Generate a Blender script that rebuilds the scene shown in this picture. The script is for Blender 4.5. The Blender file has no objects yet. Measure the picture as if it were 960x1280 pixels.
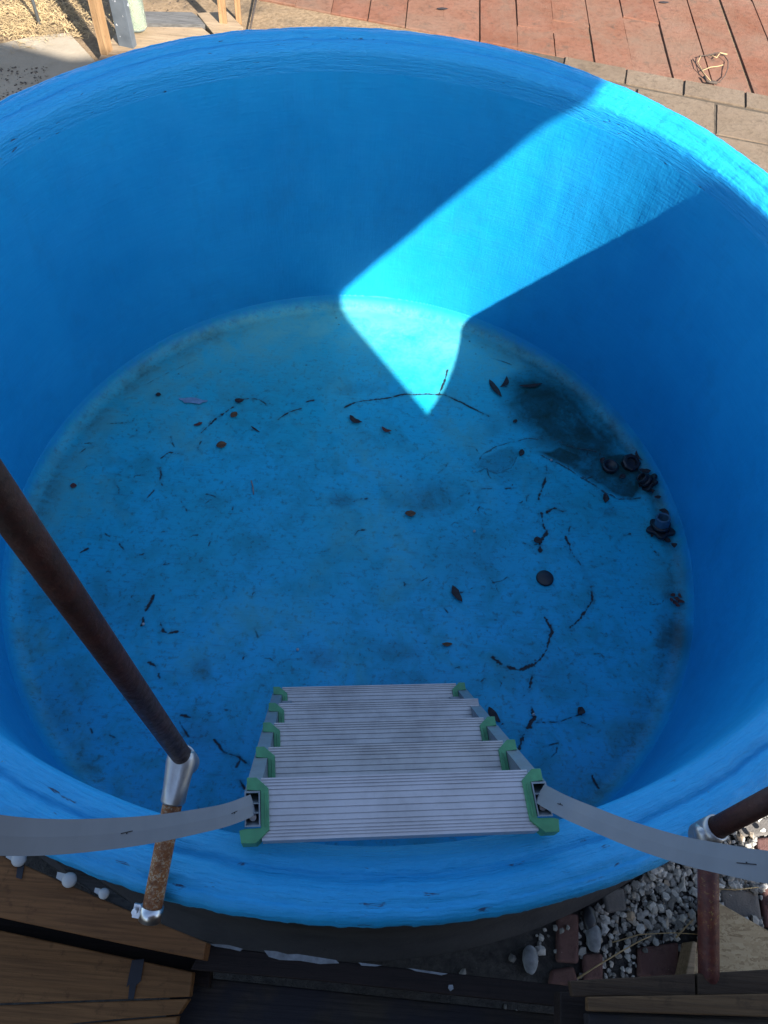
import bpy, bmesh, math, random
import numpy as np
from mathutils import Vector, Matrix, noise
random.seed(7); rng = np.random.default_rng(7)
R_ = math.radians
col = bpy.context.scene.collection
sc = bpy.context.scene

# ------------------------------------------------------------------ camera (solved from the tank circles, metres)
CAM = Vector((0.0355, -1.1677, 1.0878))
FW = Vector((0.0170, 0.5374, -0.8432)).normalized()
RT = Vector((0.9958, 0.0667, 0.0625)); RT = (RT - FW * RT.dot(FW)).normalized()
UP = RT.cross(FW)
FPX = 950.0
G = -0.5          # ground height (tank rim is z = 0)
H = -0.889        # tank floor height

def ray(px, py): return FW + RT * ((px - 480) / FPX) - UP * ((py - 640) / FPX)
def at(px, py, z):                       # survey: the point of a horizontal plane seen at a place of the photograph
    d = ray(px, py); return CAM + d * ((z - CAM.z) / d.z)
def atw(px, py, w): return CAM + ray(px, py) * w

# ------------------------------------------------------------------ mesh building helpers
WORLD = {}
class MB:
    def __init__(s): s.v = []; s.f = []; s.sm = []
    def add(s, vs, fs, smooth=False):
        o = len(s.v); s.v += [Vector(v) for v in vs]
        for f in fs: s.f.append([i + o for i in f]); s.sm.append(smooth)
    def prism(s, top, ext):              # polygon (list of 3D points) swept by a vector
        n = len(top); ext = Vector(ext); top = [Vector(p) for p in top]
        s.add(top + [p + ext for p in top], [list(range(n)), list(range(2 * n - 1, n - 1, -1))] +
              [[i, i + n, (i + 1) % n + n, (i + 1) % n] for i in range(n)])
    def box(s, c, size, ax=None):
        c = Vector(c); ax = ax or (Vector((1, 0, 0)), Vector((0, 1, 0)), Vector((0, 0, 1)))
        a, b, d = [ax[i].normalized() * size[i] / 2 for i in range(3)]
        s.prism([c - a - b - d, c + a - b - d, c + a + b - d, c - a + b - d], d * 2)
    def tube(s, pts, rad, n=16, cap=True, smooth=True):
        pts = [Vector(p) for p in pts]; rad = rad if isinstance(rad, (list, tuple)) else [rad] * len(pts)
        t = (pts[1] - pts[0]).normalized(); a = t.orthogonal().normalized(); vs = []; m = len(pts)
        for i, p in enumerate(pts):
            t2 = (pts[min(i + 1, m - 1)] - pts[max(i - 1, 0)]).normalized()
            a = (a - t2 * a.dot(t2)).normalized(); b = t2.cross(a)
            vs += [p + (a * math.cos(2 * math.pi * k / n) + b * math.sin(2 * math.pi * k / n)) * rad[i] for k in range(n)]
        s.add(vs, [[i * n + k, i * n + (k + 1) % n, (i + 1) * n + (k + 1) % n, (i + 1) * n + k] for i in range(m - 1) for k in range(n)], smooth)
        if cap:
            o = len(s.v) - m * n
            s.f += [list(range(o + n - 1, o - 1, -1)), list(range(o + (m - 1) * n, o + m * n))]; s.sm += [False, False]
    def lathe(s, prof, c, ax=(0, 0, 1), n=32, smooth=True, a0=None):
        c = Vector(c); ax = Vector(ax).normalized(); a = (a0 or ax.orthogonal()).normalized(); b = ax.cross(a); m = len(prof)
        vs = [c + ax * z + (a * math.cos(2 * math.pi * k / n) + b * math.sin(2 * math.pi * k / n)) * r for r, z in prof for k in range(n)]
        s.add(vs, [[i * n + k, i * n + (k + 1) % n, (i + 1) * n + (k + 1) % n, (i + 1) * n + k] for i in range(m - 1) for k in range(n)], smooth)
    def build(s, name, mat, parent=None, origin=None, bevel=0, seg=2):
        off = WORLD[parent.name] if parent is not None else Vector(origin or (0, 0, 0))
        me = bpy.data.meshes.new(name); me.from_pydata([tuple(v - off) for v in s.v], [], s.f)
        me.polygons.foreach_set('use_smooth', s.sm); me.update()
        bm = bmesh.new(); bm.from_mesh(me); bmesh.ops.recalc_face_normals(bm, faces=bm.faces); bm.to_mesh(me); bm.free()
        return link(name, me, mat, parent, off, bevel, seg)

def link(name, me, mat, parent, off, bevel=0, seg=2):
    o = bpy.data.objects.new(name, me); col.objects.link(o); me.materials.append(mat)
    if parent is not None: o.parent = parent
    else: o.location = off
    WORLD[o.name] = Vector(off)
    if bevel:
        m = o.modifiers.new('Bevel', 'BEVEL'); m.width = bevel; m.segments = seg; m.limit_method = 'ANGLE'; m.angle_limit = R_(35)
    return o

def tag(o, label=None, cat=None, group=None, kind=None):
    if label: o['label'] = label
    if cat: o['category'] = cat
    if group: o['group'] = group
    if kind: o['kind'] = kind
    return o
def empty(name, loc, label, cat, group=None):
    o = bpy.data.objects.new(name, None); col.objects.link(o); o.location = loc; o.empty_display_size = .05
    WORLD[o.name] = Vector(loc); return tag(o, label, cat, group)

# ------------------------------------------------------------------ material helpers
class NT:
    def __init__(s, name):
        s.m = bpy.data.materials.new(name); s.m.use_nodes = True; s.t = s.m.node_tree
        s.b = s.t.nodes['Principled BSDF']
    def n(s, typ, **kw):
        nd = s.t.nodes.new(typ)
        for k, v in kw.items():
            if k.startswith('_'): setattr(nd, k[1:], v)
            else:
                nd.inputs[k.replace('__', ' ')].default_value = v
        return nd
    def l(s, a, b): s.t.links.new(a, b)
    def coords(s, scale=(1, 1, 1), rot=(0, 0, 0), kind='Object'):
        tc = s.n('ShaderNodeTexCoord'); mp = s.n('ShaderNodeMapping'); mp.inputs['Scale'].default_value = scale; mp.inputs['Rotation'].default_value = rot
        s.l(tc.outputs[kind], mp.inputs['Vector']); return mp.outputs['Vector']
    def noise(s, vec, scale, detail=4, rough=.55, dist=0):
        nd = s.n('ShaderNodeTexNoise', Scale=scale, Detail=detail, Roughness=rough, Distortion=dist); s.l(vec, nd.inputs['Vector']); return nd.outputs['Fac']
    def ramp(s, fac, stops):
        r = s.n('ShaderNodeValToRGB'); e = r.color_ramp.elements
        while len(e) < len(stops): e.new(.5)
        for i, (p, c) in enumerate(stops):
            e[i].position = p; e[i].color = (*(c if isinstance(c, (tuple, list)) else (c, c, c)), 1)
        s.l(fac, r.inputs['Fac']); return r.outputs['Color']
    def mix(s, fac, a, b, mode='MIX'):
        m = s.n('ShaderNodeMix', _data_type='RGBA', _blend_type=mode)
        for sock, v in ((m.inputs[0], fac), (m.inputs[6], a), (m.inputs[7], b)):
            if isinstance(v, (int, float)): sock.default_value = v
            elif isinstance(v, (tuple, list)): sock.default_value = (*v, 1)
            else: s.l(v, sock)
        return m.outputs[2]
    def math(s, op, a, b=0, clamp=False):
        m = s.n('ShaderNodeMath', _operation=op, _use_clamp=clamp)
        for i, v in enumerate((a, b)):
            if isinstance(v, (int, float)): m.inputs[i].default_value = v
            else: s.l(v, m.inputs[i])
        return m.outputs[0]
    def bump(s, h, strength=.3, dist=.01):
        prev = s.b.inputs['Normal'].links
        bn = s.n('ShaderNodeBump', Strength=strength, Distance=dist); s.l(h, bn.inputs['Height'])
        if prev: s.l(prev[0].from_socket, bn.inputs['Normal'])
        s.l(bn.outputs['Normal'], s.b.inputs['Normal'])
    def fin(s, color=None, rough=.6, metal=0, spec=None):
        for sock, v in (('Base Color', color), ('Roughness', rough), ('Metallic', metal)):
            if v is None: continue
            if isinstance(v, (int, float)): s.b.inputs[sock].default_value = v
            elif isinstance(v, (tuple, list)): s.b.inputs[sock].default_value = (*v, 1)
            else: s.l(v, s.b.inputs[sock])
        if spec is not None: s.b.inputs['Specular IOR Level'].default_value = spec
        return s.m

def simple(name, c, rough=.6, metal=0, var=.25, scale=40, bump=.15, spec=None):
    t = NT(name); v = t.coords(); f = t.noise(v, scale, 5)
    c2 = tuple(x * (1 - var) for x in c); c3 = tuple(min(1, x * (1 + var)) for x in c)
    if bump: t.bump(f, bump, .004)
    return t.fin(t.ramp(f, [(.3, c2), (.7, c3)]), rough, metal, spec)

def wood(name, dark, light, ang=0, vertical=False, stain=None, rough=.7, grain=1.0, slant=(0, 0)):
    t = NT(name)
    rot = (R_(90), 0, 0) if vertical else (0, 0, -ang)
    # grain runs along local x after rotation
    v = t.coords((1.6 * grain, 34 * grain, 34 * grain), rot) if not vertical else t.coords((34, 34, 1.6))
    f1 = t.noise(v, 1.2, 5, .6, .6); f2 = t.noise(v, 6, 4, .6)
    v0 = t.coords(); f3 = t.noise(v0, 9, 4, .6)
    wv = t.n('ShaderNodeTexWave', Scale=1.1, Distortion=5.5, Detail=3, **{'Detail__Scale': 1.2}, _bands_direction='Y'); t.l(v, wv.inputs['Vector'])
    c = t.ramp(f1, [(.28, dark), (.5, tuple((a + b) / 2 for a, b in zip(dark, light))), (.75, light)])
    c = t.mix(t.ramp(wv.outputs['Fac'], [(.0, .30), (.30, 0)]), c, tuple(x * .62 for x in dark))
    c = t.mix(t.ramp(f2, [(.46, 0), (.66, .6)]), c, tuple(x * .55 for x in dark))
    spk = t.noise(v0, 55, 5, .75); c = t.mix(t.ramp(spk, [(.56, 0), (.68, .5)]), c, tuple(x * .4 for x in dark))
    if stain: c = t.mix(t.ramp(f3, [(.42, 0), (.6, .9)]), c, stain)
    else: c = t.mix(t.ramp(f3, [(.5, 0), (.75, .35)]), c, tuple(x * .7 for x in dark))
    t.bump(f1, .4, .005); t.bump(f2, .45, .003); t.bump(spk, .2, .003)
    return t.fin(c, rough, spec=.2)

PAINT = (.010, .215, .64)
def blue(name, kind):
    t = NT(name); uv = t.coords((1, 1, 1), kind='UV'); ob = t.coords()
    mp = t.n('ShaderNodeMapping'); mp.inputs['Scale'].default_value = (1, 1, 1); t.l(uv, mp.inputs['Vector'])
    def sv(sx, sy):
        m = t.n('ShaderNodeMapping'); m.inputs['Scale'].default_value = (sx, sy, 1); t.l(uv, m.inputs['Vector']); return m.outputs['Vector']
    cloud = t.noise(ob, 2.2, 5, .6); mid = t.noise(ob, 11, 5, .6); fine = t.noise(ob, 160, 3, .6)
    if kind == 'wall':
        a = t.noise(sv(5, 70), 2, 4, .6); b = t.noise(sv(70, 5), 2, 4, .6)
        c = t.ramp(cloud, [(.3, (.004, .248, .52)), (.7, (.010, .320, .62))])
        c = t.mix(t.ramp(a, [(.35, .0), (.7, .22)]), c, (.006, .185, .45))
        c = t.mix(t.ramp(b, [(.45, .0), (.75, .16)]), c, (.018, .31, .66))
        dirt = t.noise(sv(2.2, 1.2), 3, 7, .75)
        c = t.mix(t.ramp(dirt, [(.52, 0), (.72, .35)]), c, (.012, .17, .34))
        sx = t.n('ShaderNodeSeparateXYZ'); t.l(ob, sx.inputs[0])
        fz = t.math('ADD', t.math('MULTIPLY', t.math('ADD', sx.outputs[2], .855), -28), t.math('MULTIPLY', t.math('SUBTRACT', mid, .5), 2.2))
        c = t.mix(t.math('MULTIPLY', t.math('ADD', fz, 0, True), t.ramp(fine, [(.3, .3), (.7, .8)])), c, (.016, .25, .38))
        t.bump(mid, .22, .012); t.bump(a, .22, .004); t.bump(b, .18, .004); t.bump(fine, .10, .002)
        return t.fin(c, t.ramp(mid, [(.3, .42), (.7, .6)]), spec=.35)
    a = t.noise(sv(4, 120), 2, 5, .65); b = t.noise(sv(14, 60), 2, 5, .7); d = t.noise(sv(8, 50), 2, 5, .6, .4)
    c = t.ramp(a, [(.25, (.006, .265, .57)), (.75, (.014, .335, .67))])
    c = t.mix(t.ramp(b, [(.58, 0), (.72, .28)]), c, (.010, .17, .44))
    sy = t.n('ShaderNodeSeparateXYZ'); t.l(uv, sy.inputs[0])
    le = t.math('ADD', t.math('MULTIPLY', t.math('SUBTRACT', sy.outputs[1], 0.2022), 90), t.math('MULTIPLY', t.math('SUBTRACT', t.noise(ob, 60, 6, .75), .62), 7), True)
    gap = t.math('MULTIPLY', t.ramp(d, [(.62, 0), (.66, 1)]), t.ramp(t.noise(ob, 24, 4, .6), [(.54, 0), (.60, 1)]))
    c = t.mix(gap, c, (.015, .05, .12))
    chip = t.ramp(t.noise(ob, 26, 6, .75), [(.68, 0), (.71, .7)])
    c = t.mix(chip, c, (.10, .12, .13))
    c = t.mix(t.math('MULTIPLY', le, .8), c, (.22, .27, .30))
    t.bump(fine, .25, .003); t.bump(a, .5, .006); t.bump(b, .45, .008); t.bump(mid, .3, .012); t.bump(d, .5, .006)
    return t.fin(c, t.ramp(b, [(.3, .38), (.7, .55)]), spec=.4)

def floor_mat():
    t = NT('painted_floor'); ob = t.coords()
    at_ = t.n('ShaderNodeAttribute', _attribute_name='marks'); sp = t.n('ShaderNodeSeparateColor'); t.l(at_.outputs['Color'], sp.inputs['Color'])
    crack, silt, lime = sp.outputs[0], sp.outputs[1], sp.outputs[2]; smudge = at_.outputs['Alpha']
    cloud = t.noise(ob, 2.6, 6, .62); mid = t.noise(ob, 9, 7, .68, .4); fine = t.noise(ob, 70, 5, .7); micro = t.noise(ob, 260, 3, .7)
    st1 = t.noise(t.coords((6, 60, 1), (0, 0, R_(58))), 2.5, 5, .7); st2 = t.noise(t.coords((5, 70, 1), (0, 0, R_(-35))), 2.2, 5, .7)
    c = t.ramp(cloud, [(.3, (.003, .30, .42)), (.7, (.006, .372, .53))])
    sy = t.n('ShaderNodeSeparateXYZ'); t.l(ob, sy.inputs[0])
    near = t.ramp(t.math('ADD', t.math('MULTIPLY', sy.outputs[1], -.45), t.math('MULTIPLY', cloud, 1.0)), [(.25, 0), (.85, .75)])
    c = t.mix(near, c, (.004, .312, .59))
    c = t.mix(t.ramp(mid, [(.46, 0), (.64, .7)]), c, (.009, .225, .30))
    c = t.mix(t.ramp(st1, [(.56, 0), (.70, .5)]), c, (.014, .130, .235))
    c = t.mix(t.ramp(st2, [(.58, 0), (.72, .45)]), c, (.016, .13, .23))
    c = t.mix(t.ramp(fine, [(.54, 0), (.66, .65)]), c, (.012, .105, .14))
    # worn, limed paint
    lf = t.math('MULTIPLY', lime, t.ramp(t.math('ADD', mid, t.math('MULTIPLY', fine, .45)), [(.50, .12), (.85, 1.0)]), True)
    c = t.mix(lf, c, (.12, .46, .46))
    # scattered flecks where the paint has bubbled off
    vor = t.n('ShaderNodeTexVoronoi', Scale=34, _feature='F1'); t.l(ob, vor.inputs['Vector'])
    fl = t.math('MULTIPLY', t.ramp(vor.outputs['Distance'], [(.10, 1), (.17, 0)]), t.ramp(t.noise(ob, 6.5, 3, .6), [(.56, 0), (.66, 1)]))
    fl = t.math('MULTIPLY', fl, t.ramp(fine, [(.45, 0), (.55, 1)]))
    c = t.mix(t.math('MULTIPLY', fl, .85), c, (.015, .022, .035))
    sm = t.math('MULTIPLY', smudge, t.ramp(t.math('ADD', mid, t.math('MULTIPLY', fine, .6)), [(.55, .25), (1.0, 1)]), True)
    c = t.mix(t.math('MULTIPLY', sm, .8), c, (.012, .075, .10))
    s2 = t.math('MULTIPLY', silt, t.ramp(t.math('ADD', mid, t.math('MULTIPLY', fine, .5)), [(.45, .8), (.95, 1)]), True)
    ln = t.n('ShaderNodeVectorMath', _operation='LENGTH'); sz = t.n('ShaderNodeMapping'); sz.inputs['Scale'].default_value = (1, 1, 0); t.l(ob, sz.inputs['Vector']); t.l(sz.outputs['Vector'], ln.inputs[0])
    edge = t.math('ADD', t.math('MULTIPLY', t.math('SUBTRACT', ln.outputs['Value'], .984), 60), t.math('MULTIPLY', t.math('SUBTRACT', t.math('ADD', mid, fine), 1.0), 2.0), True)
    c = t.mix(edge, c, (.006, .275, .54))
    grit = t.math('MULTIPLY', t.ramp(ln.outputs['Value'], [(.90, 0), (.955, 1), (.985, .2)]), t.ramp(t.math('ADD', t.math('MULTIPLY', mid, .7), t.math('MULTIPLY', fine, .3)), [(.50, 0), (.60, 1)]))
    c = t.mix(t.math('MULTIPLY', grit, .40), c, (.014, .085, .12))
    c = t.mix(s2, c, (.010, .032, .026))
    c = t.mix(crack, c, (.012, .014, .020))
    t.bump(st1, .15, .003); t.bump(mid, .25, .008); t.bump(fine, .15, .003); t.bump(micro, .15, .001)
    inv = t.math('SUBTRACT', 1, crack); t.bump(inv, .5, .004)
    rough = t.mix(s2, t.ramp(mid, [(.3, .45), (.7, .7)]), (.28, .28, .28))
    return t.fin(c, rough, spec=.35)

def concrete(name, c1, c2, scale=18):
    t = NT(name); v = t.coords(); a = t.noise(v, scale, 6, .65); b = t.noise(v, scale * 8, 4, .7); d = t.noise(v, scale * .25, 4)
    c = t.ramp(a, [(.3, c1), (.7, c2)]); c = t.mix(t.ramp(d, [(.4, 0), (.7, .5)]), c, tuple(x * .55 for x in c1))
    c = t.mix(t.ramp(b, [(.6, 0), (.72, .5)]), c, tuple(x * .5 for x in c1))
    t.bump(a, .35, .01); t.bump(b, .3, .003); return t.fin(c, .9, spec=.2)

def ground_mat():
    t = NT('soil'); v = t.coords(); a = t.noise(v, 7, 8, .65); b = t.noise(v, 60, 6, .7); d = t.noise(v, 240, 3, .7)
    sx = t.n('ShaderNodeSeparateXYZ'); t.l(v, sx.inputs[0])
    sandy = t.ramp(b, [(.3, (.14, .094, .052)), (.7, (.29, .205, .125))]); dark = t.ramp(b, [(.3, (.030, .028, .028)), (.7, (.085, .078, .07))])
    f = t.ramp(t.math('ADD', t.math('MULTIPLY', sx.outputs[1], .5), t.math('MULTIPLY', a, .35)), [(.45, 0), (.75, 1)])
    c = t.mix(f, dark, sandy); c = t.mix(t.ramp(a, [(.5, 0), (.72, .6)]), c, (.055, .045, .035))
    t.bump(a, .5, .03); t.bump(b, .7, .01); t.bump(d, .4, .003); return t.fin(c, .95, spec=.15)

def paver_mat(name, c1, c2, c3):
    t = NT(name); v = t.coords(); g = t.n('ShaderNodeNewGeometry')
    a = t.noise(v, 5, 5, .6); b = t.noise(v, 45, 6, .7); d = t.noise(v, 220, 3, .7)
    c = t.ramp(g.outputs['Random Per Island'], [(0, c1), (.5, c2), (1, c3)])
    c = t.mix(t.ramp(a, [(.4, 0), (.7, .45)]), c, tuple(min(1, x * 1.25 + .03) for x in c2)); c = t.mix(t.ramp(b, [(.50, 0), (.70, .65)]), c, tuple(x * .55 for x in c1))
    c = t.mix(t.ramp(d, [(.68, 0), (.75, .7)]), c, (.36, .30, .25))
    c = t.mix(t.ramp(t.noise(v, 14, 6, .75, 1), [(.55, 0), (.68, .7)]), c, (.065, .048, .034))
    c = t.mix(t.ramp(t.noise(v, 3.2, 6, .7, .8), [(.45, 0), (.7, .55)]), c, (.15, .105, .073))
    t.bump(a, .3, .014); t.bump(b, .6, .006); t.bump(d, .5, .003); return t.fin(c, .9, spec=.2)

def rust(name, base, lo, hi, fleck, rough=.6, thr=.5):
    t = NT(name); v = t.coords(); a = t.noise(v, 28, 6, .7); b = t.noise(v, 140, 5, .7); d = t.noise(v, 260, 4, .8)
    c = t.ramp(a, [(.32, lo), (.5, base), (.68, hi)]); c = t.mix(t.ramp(b, [(.55, 0), (.66, .8)]), c, lo)
    c = t.mix(t.math('MULTIPLY', t.ramp(d, [(thr, 0), (thr + .07, 1)]), t.ramp(a, [(.45, 0), (.6, 1)])), c, fleck)
    t.bump(a, .3, .004); t.bump(b, .5, .002); return t.fin(c, t.ramp(b, [(.3, rough - .15), (.7, rough + .15)]), 0.15, .4)

def alu(name, c, rough=.4, metal=.85, grime=.3):
    t = NT(name); v = t.coords(); a = t.noise(v, 16, 5, .65); b = t.noise(v, 180, 4, .7)
    cc = t.mix(t.ramp(a, [(.42, 0), (.7, grime)]), c, tuple(x * .45 for x in c)); cc = t.mix(t.ramp(b, [(.6, 0), (.75, grime)]), cc, tuple(x * .5 for x in c))
    t.bump(b, .08, .002); return t.fin(cc, t.ramp(a, [(.3, rough - .08), (.7, rough + .15)]), metal)

M = {}
M['wall'] = blue('painted_wall', 'wall'); M['rim'] = blue('painted_rim', 'rim'); M['floor'] = floor_mat()
M['shell'] = concrete('bare_concrete', (.030, .030, .034), (.065, .063, .066), 9)
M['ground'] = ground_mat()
M['pave'] = paver_mat('red_paver', (.135, .052, .028), (.155, .066, .038), (.158, .080, .050))
M['kerb'] = paver_mat('sandy_kerb', (.115, .082, .053), (.14, .105, .071), (.135, .088, .058))
M['brick'] = paver_mat('dusky_brick', (.095, .048, .042), (.12, .060, .052), (.10, .055, .048))
M['alu'] = alu('ribbed_aluminium', (.46, .45, .47), .42, .6, .3)
M['alu_d'] = alu('dusty_shaded_aluminium', (.43, .42, .42), .47, .55, .42)  # lower treads: dust plus shade from the treads above, put into the colour
M['rail'] = alu('grey_rail', (.21, .245, .275), .5, .5, .35)
M['cast'] = alu('cast_aluminium', (.40, .41, .43), .38, .9, .5)
M['clamp'] = alu('shiny_steel', (.55, .56, .58), .3, 1, .5)
M['green'] = simple('green_plastic', (.045, .20, .095), .5, 0, .22, 60, .1)
M['strap'] = simple('grey_webbing', (.165, .185, .215), .5, 0, .05, 30, .03)
M['ink'] = simple('dark_slit', (.02, .02, .025), .9)
M['rust'] = rust('rusty_pipe', (.17, .058, .016), (.060, .020, .010), (.28, .11, .03), (.34, .30, .22), .7, .5)
M['rust2'] = rust('flaking_red_pipe', (.075, .018, .014), (.04, .014, .012), (.12, .03, .018), (.22, .13, .04), .5, .56)
M['post'] = rust('dark_brown_pipe', (.032, .010, .008), (.016, .007, .006), (.050, .015, .011), (.08, .04, .03), .55, .60)
M['white'] = simple('white_plastic', (.36, .36, .35), .4, 0, .08, 50, .05)
M['black'] = simple('black_plastic', (.012, .012, .015), .45, 0, .3, 60, .1)
M['bluepipe'] = simple('blue_grey_pipe', (.035, .09, .14), .45, 0, .2, 60, .1)
M['leaf_b'] = simple('brown_leaf', (.085, .040, .016), .7, 0, .45, 90, .5)
M['leaf_d'] = simple('dark_leaf', (.018, .013, .014), .7, 0, .45, 90, .5)
M['leaf_r'] = simple('reddish_leaf', (.075, .022, .018), .7, 0, .45, 90, .5)
M['twig'] = simple('grey_twig', (.22, .19, .16), .8, 0, .4, 80, .4)
M['twig_d'] = simple('dark_twig', (.05, .035, .025), .8, 0, .4, 80, .4)
M['straw_m'] = simple('dry_straw', (.36, .255, .125), .8, 0, .35, 14, .1)
M['steel'] = alu('spattered_steel', (.11, .13, .15), .5, .3, .2)
def steel_mat():
    t = NT('spattered_steel'); v = t.coords(); a = t.noise(v, 18, 5); f = t.noise(t.coords((1, 1, .55)), 85, 3, .5)
    c = t.ramp(a, [(.3, (.07, .085, .10)), (.7, (.115, .135, .155))]); return t.fin(t.mix(t.ramp(f, [(.69, 0), (.70, 1)]), c, (.5, .52, .54)), .55, .2)
M['steel'] = steel_mat()
M['spat'] = simple('white_paint_spatter', (.17, .18, .19), .8, 0, .3, 120, .2)
M['pebble'] = simple('grey_pebble', (.18, .19, .20), .85, 0, .4, 60, .5)

def gravel_mat():
    t = NT('pale_gravel'); g = t.n('ShaderNodeNewGeometry'); v = t.coords()
    c = t.ramp(g.outputs['Random Per Island'], [(0, (.10, .095, .085)), (.3, (.22, .21, .19)), (.6, (.34, .325, .29)), (.85, (.52, .50, .455)), (1, (.33, .25, .17))])
    b = t.noise(v, 160, 4, .7); c = t.mix(t.ramp(b, [(.5, 0), (.7, .4)]), c, (.08, .075, .07)); t.bump(b, .4, .002); return t.fin(c, .85, spec=.25)
M['gravel'] = gravel_mat()
def glass_mat():
    t = NT('greenish_glass'); t.b.inputs['Transmission Weight'].default_value = .85; t.b.inputs['IOR'].default_value = 1.2
    return t.fin((.80, .88, .74), .05)
M['glass'] = glass_mat()
def osb_mat():
    t = NT('strand_board'); v = t.coords()
    cs = None
    for i, (r, sx, sy) in enumerate(((15, 40, 190), (70, 36, 180), (125, 44, 170))):
        vo = t.n('ShaderNodeTexVoronoi', Scale=1.0, _feature='F1'); t.l(t.coords((sx, sy, 40), (0, 0, R_(r))), vo.inputs['Vector'])
        s = t.n('ShaderNodeSeparateColor'); t.l(vo.outputs['Color'], s.inputs[0])
        c = t.ramp(s.outputs[0], [(0, (.19, .125, .06)), (.35, (.30, .215, .115)), (1, (.37, .28, .16))])
        cs = c if cs is None else t.mix(t.ramp(t.noise(v, 70 + 15 * i, 3, .6, 1), [(.47, 0), (.53, 1)]), cs, c)
        t.bump(s.outputs[0], .15, .002)
    return t.fin(cs, .75)
M['osb'] = osb_mat()
M['w_beam'] = wood('honey_wood', (.11, .046, .015), (.21, .092, .033), R_(-16))
M['w_deck'] = wood('pale_brown_wood', (.12, .054, .018), (.22, .104, .038), R_(-6), grain=.7)
M['w_dark'] = wood('tarred_wood', (.010, .006, .005), (.020, .012, .010), R_(-2.5))
M['w_grey'] = wood('weathered_dark_board', (.014, .011, .008), (.050, .038, .027), R_(-3), stain=(.014, .013, .017))
M['w_brown'] = wood('dull_brown_board', (.06, .032, .015), (.13, .075, .034), R_(4))
M['w_lath'] = wood('grey_lath_wood', (.075, .07, .065), (.16, .155, .145), R_(-35))
M['w_pale'] = wood('sun_bleached_wood', (.22, .155, .092), (.34, .25, .16), R_(8))
M['w_post'] = wood('fresh_orange_wood', (.24, .135, .062), (.36, .225, .115), 0, True)
M['w_blocker'] = wood('blocker_boarding', (.08, .05, .03), (.16, .10, .06), 0, True)

# ------------------------------------------------------------------ the tank
def lathe_uv(name, prof, n, mat, parent, noise_fn=None):
    prof = np.array(prof, float); m = len(prof)
    seg = np.r_[0, np.cumsum(np.hypot(*np.diff(prof, axis=0).T))]
    th = np.linspace(0, 2 * np.pi, n + 1)
    vs = np.zeros((m, n + 1, 3)); 
    for i in range(m):
        r = np.full(n + 1, prof[i, 0]); z = np.full(n + 1, prof[i, 1])
        if noise_fn is not None:
            dr, dz = noise_fn(th, seg[i], i / (m - 1)); r = r + dr; z = z + dz
        vs[i, :, 0] = r * np.cos(th); vs[i, :, 1] = r * np.sin(th); vs[i, :, 2] = z
    I, K = np.meshgrid(np.arange(m - 1), np.arange(n), indexing='ij'); a = (I * (n + 1) + K).ravel()
    faces = np.stack([a, a + 1, a + n + 2, a + n + 1], 1)
    me = bpy.data.meshes.new(name); me.from_pydata(vs.reshape(-1, 3).tolist(), [], faces.tolist())
    me.polygons.foreach_set('use_smooth', np.ones(len(faces), bool))
    uvl = me.uv_layers.new(name='UVMap'); u = np.stack([np.tile(th, (m, 1)), np.tile(seg[:, None], (1, n + 1))], -1).reshape(-1, 2)
    uvl.data.foreach_set('uv', u[faces.ravel()].astype(np.float32).ravel()); me.update()
    return link(name, me, mat, parent, WORLD[parent.name])

tank = empty('plunge_tank', (0, 0, 0), 'round concrete plunge tank painted bright blue, standing empty with a stained floor', 'tank')
def per(th, k, seed): # periodic 1-D noise on the circle
    return np.array([noise.fractal(Vector((math.cos(t) * k, math.sin(t) * k, seed)), .6, 2.1, 5) for t in th])
N_ = 1500
TH = np.linspace(0, 2 * np.pi, N_ + 1)
lump = per(TH, 9, 3.1); lump2 = per(TH, 40, 8.2); edge_n = per(TH, 30, 5.5); edge_o = per(TH, 60, 15.5); slow = per(TH, 2.0, 1.3)
tabs = [per(TH, 11, 20 + 3.3 * k) for k in range(24)]
def rim_noise(th, s, f):
    k = f * 23; i = min(22, int(k)); a = tabs[i] * (1 - (k - i)) + tabs[i + 1] * (k - i)
    amp = .0022
    dz = a * amp + lump * .0010 + slow * .003
    wi = math.exp(-((f - .20) / .10) ** 2); wo = math.exp(-((f - .97) / .06) ** 2)
    fr = min(1, max(0, f - .22) * 6); dr = edge_o * .0035 * wo + lump2 * .0015 * fr
    return dr, dz * (0.45 + .55 * min(1, max(0, f - .15) * 5)) + edge_n * .0022 * wi - edge_o * .004 * wo
rp = [(1.001, -.060), (1.0008, -.040), (1.001, -.024), (1.0014, -.012), (1.0022, -.003), (1.0042, .005), (1.007, .0095), (1.011, .0125), (1.017, .0165), (1.024, .0205), (1.031, .022), (1.037, .0215), (1.042, .0185),
      (1.046, .021), (1.052, .0275), (1.060, .031), (1.068, .032), (1.074, .031), (1.079, .029), (1.083, .030), (1.089, .028), (1.094, .022), (1.097, .012), (1.0975, 0), (1.096, -.012), (1.093, -.018), (1.088, -.0185)]
def refine(p, k):
    out = []
    for a, b in zip(p[:-1], p[1:]):
        out += [(a[0] + (b[0] - a[0]) * j / k, a[1] + (b[1] - a[1]) * j / k) for j in range(k)]
    return out + [p[-1]]
lathe_uv('rim', refine(rp, 3), N_, M['rim'], tank, rim_noise)
wp = [(1.001, -.045)] + [(1.0005 - .0005 * min(1, j / 8), -.06 - .76 * j / 30) for j in range(31)] + [(.9998, -.850), (.9998, -.875), (.9998, -.900)]
ww = per(np.linspace(0, 2 * np.pi, 361), 3, 40.1); ww2 = per(np.linspace(0, 2 * np.pi, 361), 7, 44.1)
lathe_uv('inner_wall', wp, 360, M['wall'], tank, lambda th, s, f: ((ww * .004 * math.sin(f * 5) + ww2 * .0015 * math.cos(f * 11)) * min(1, f * 6) * min(1, max(0, .93 - f) * 8), 0 * th))
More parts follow.
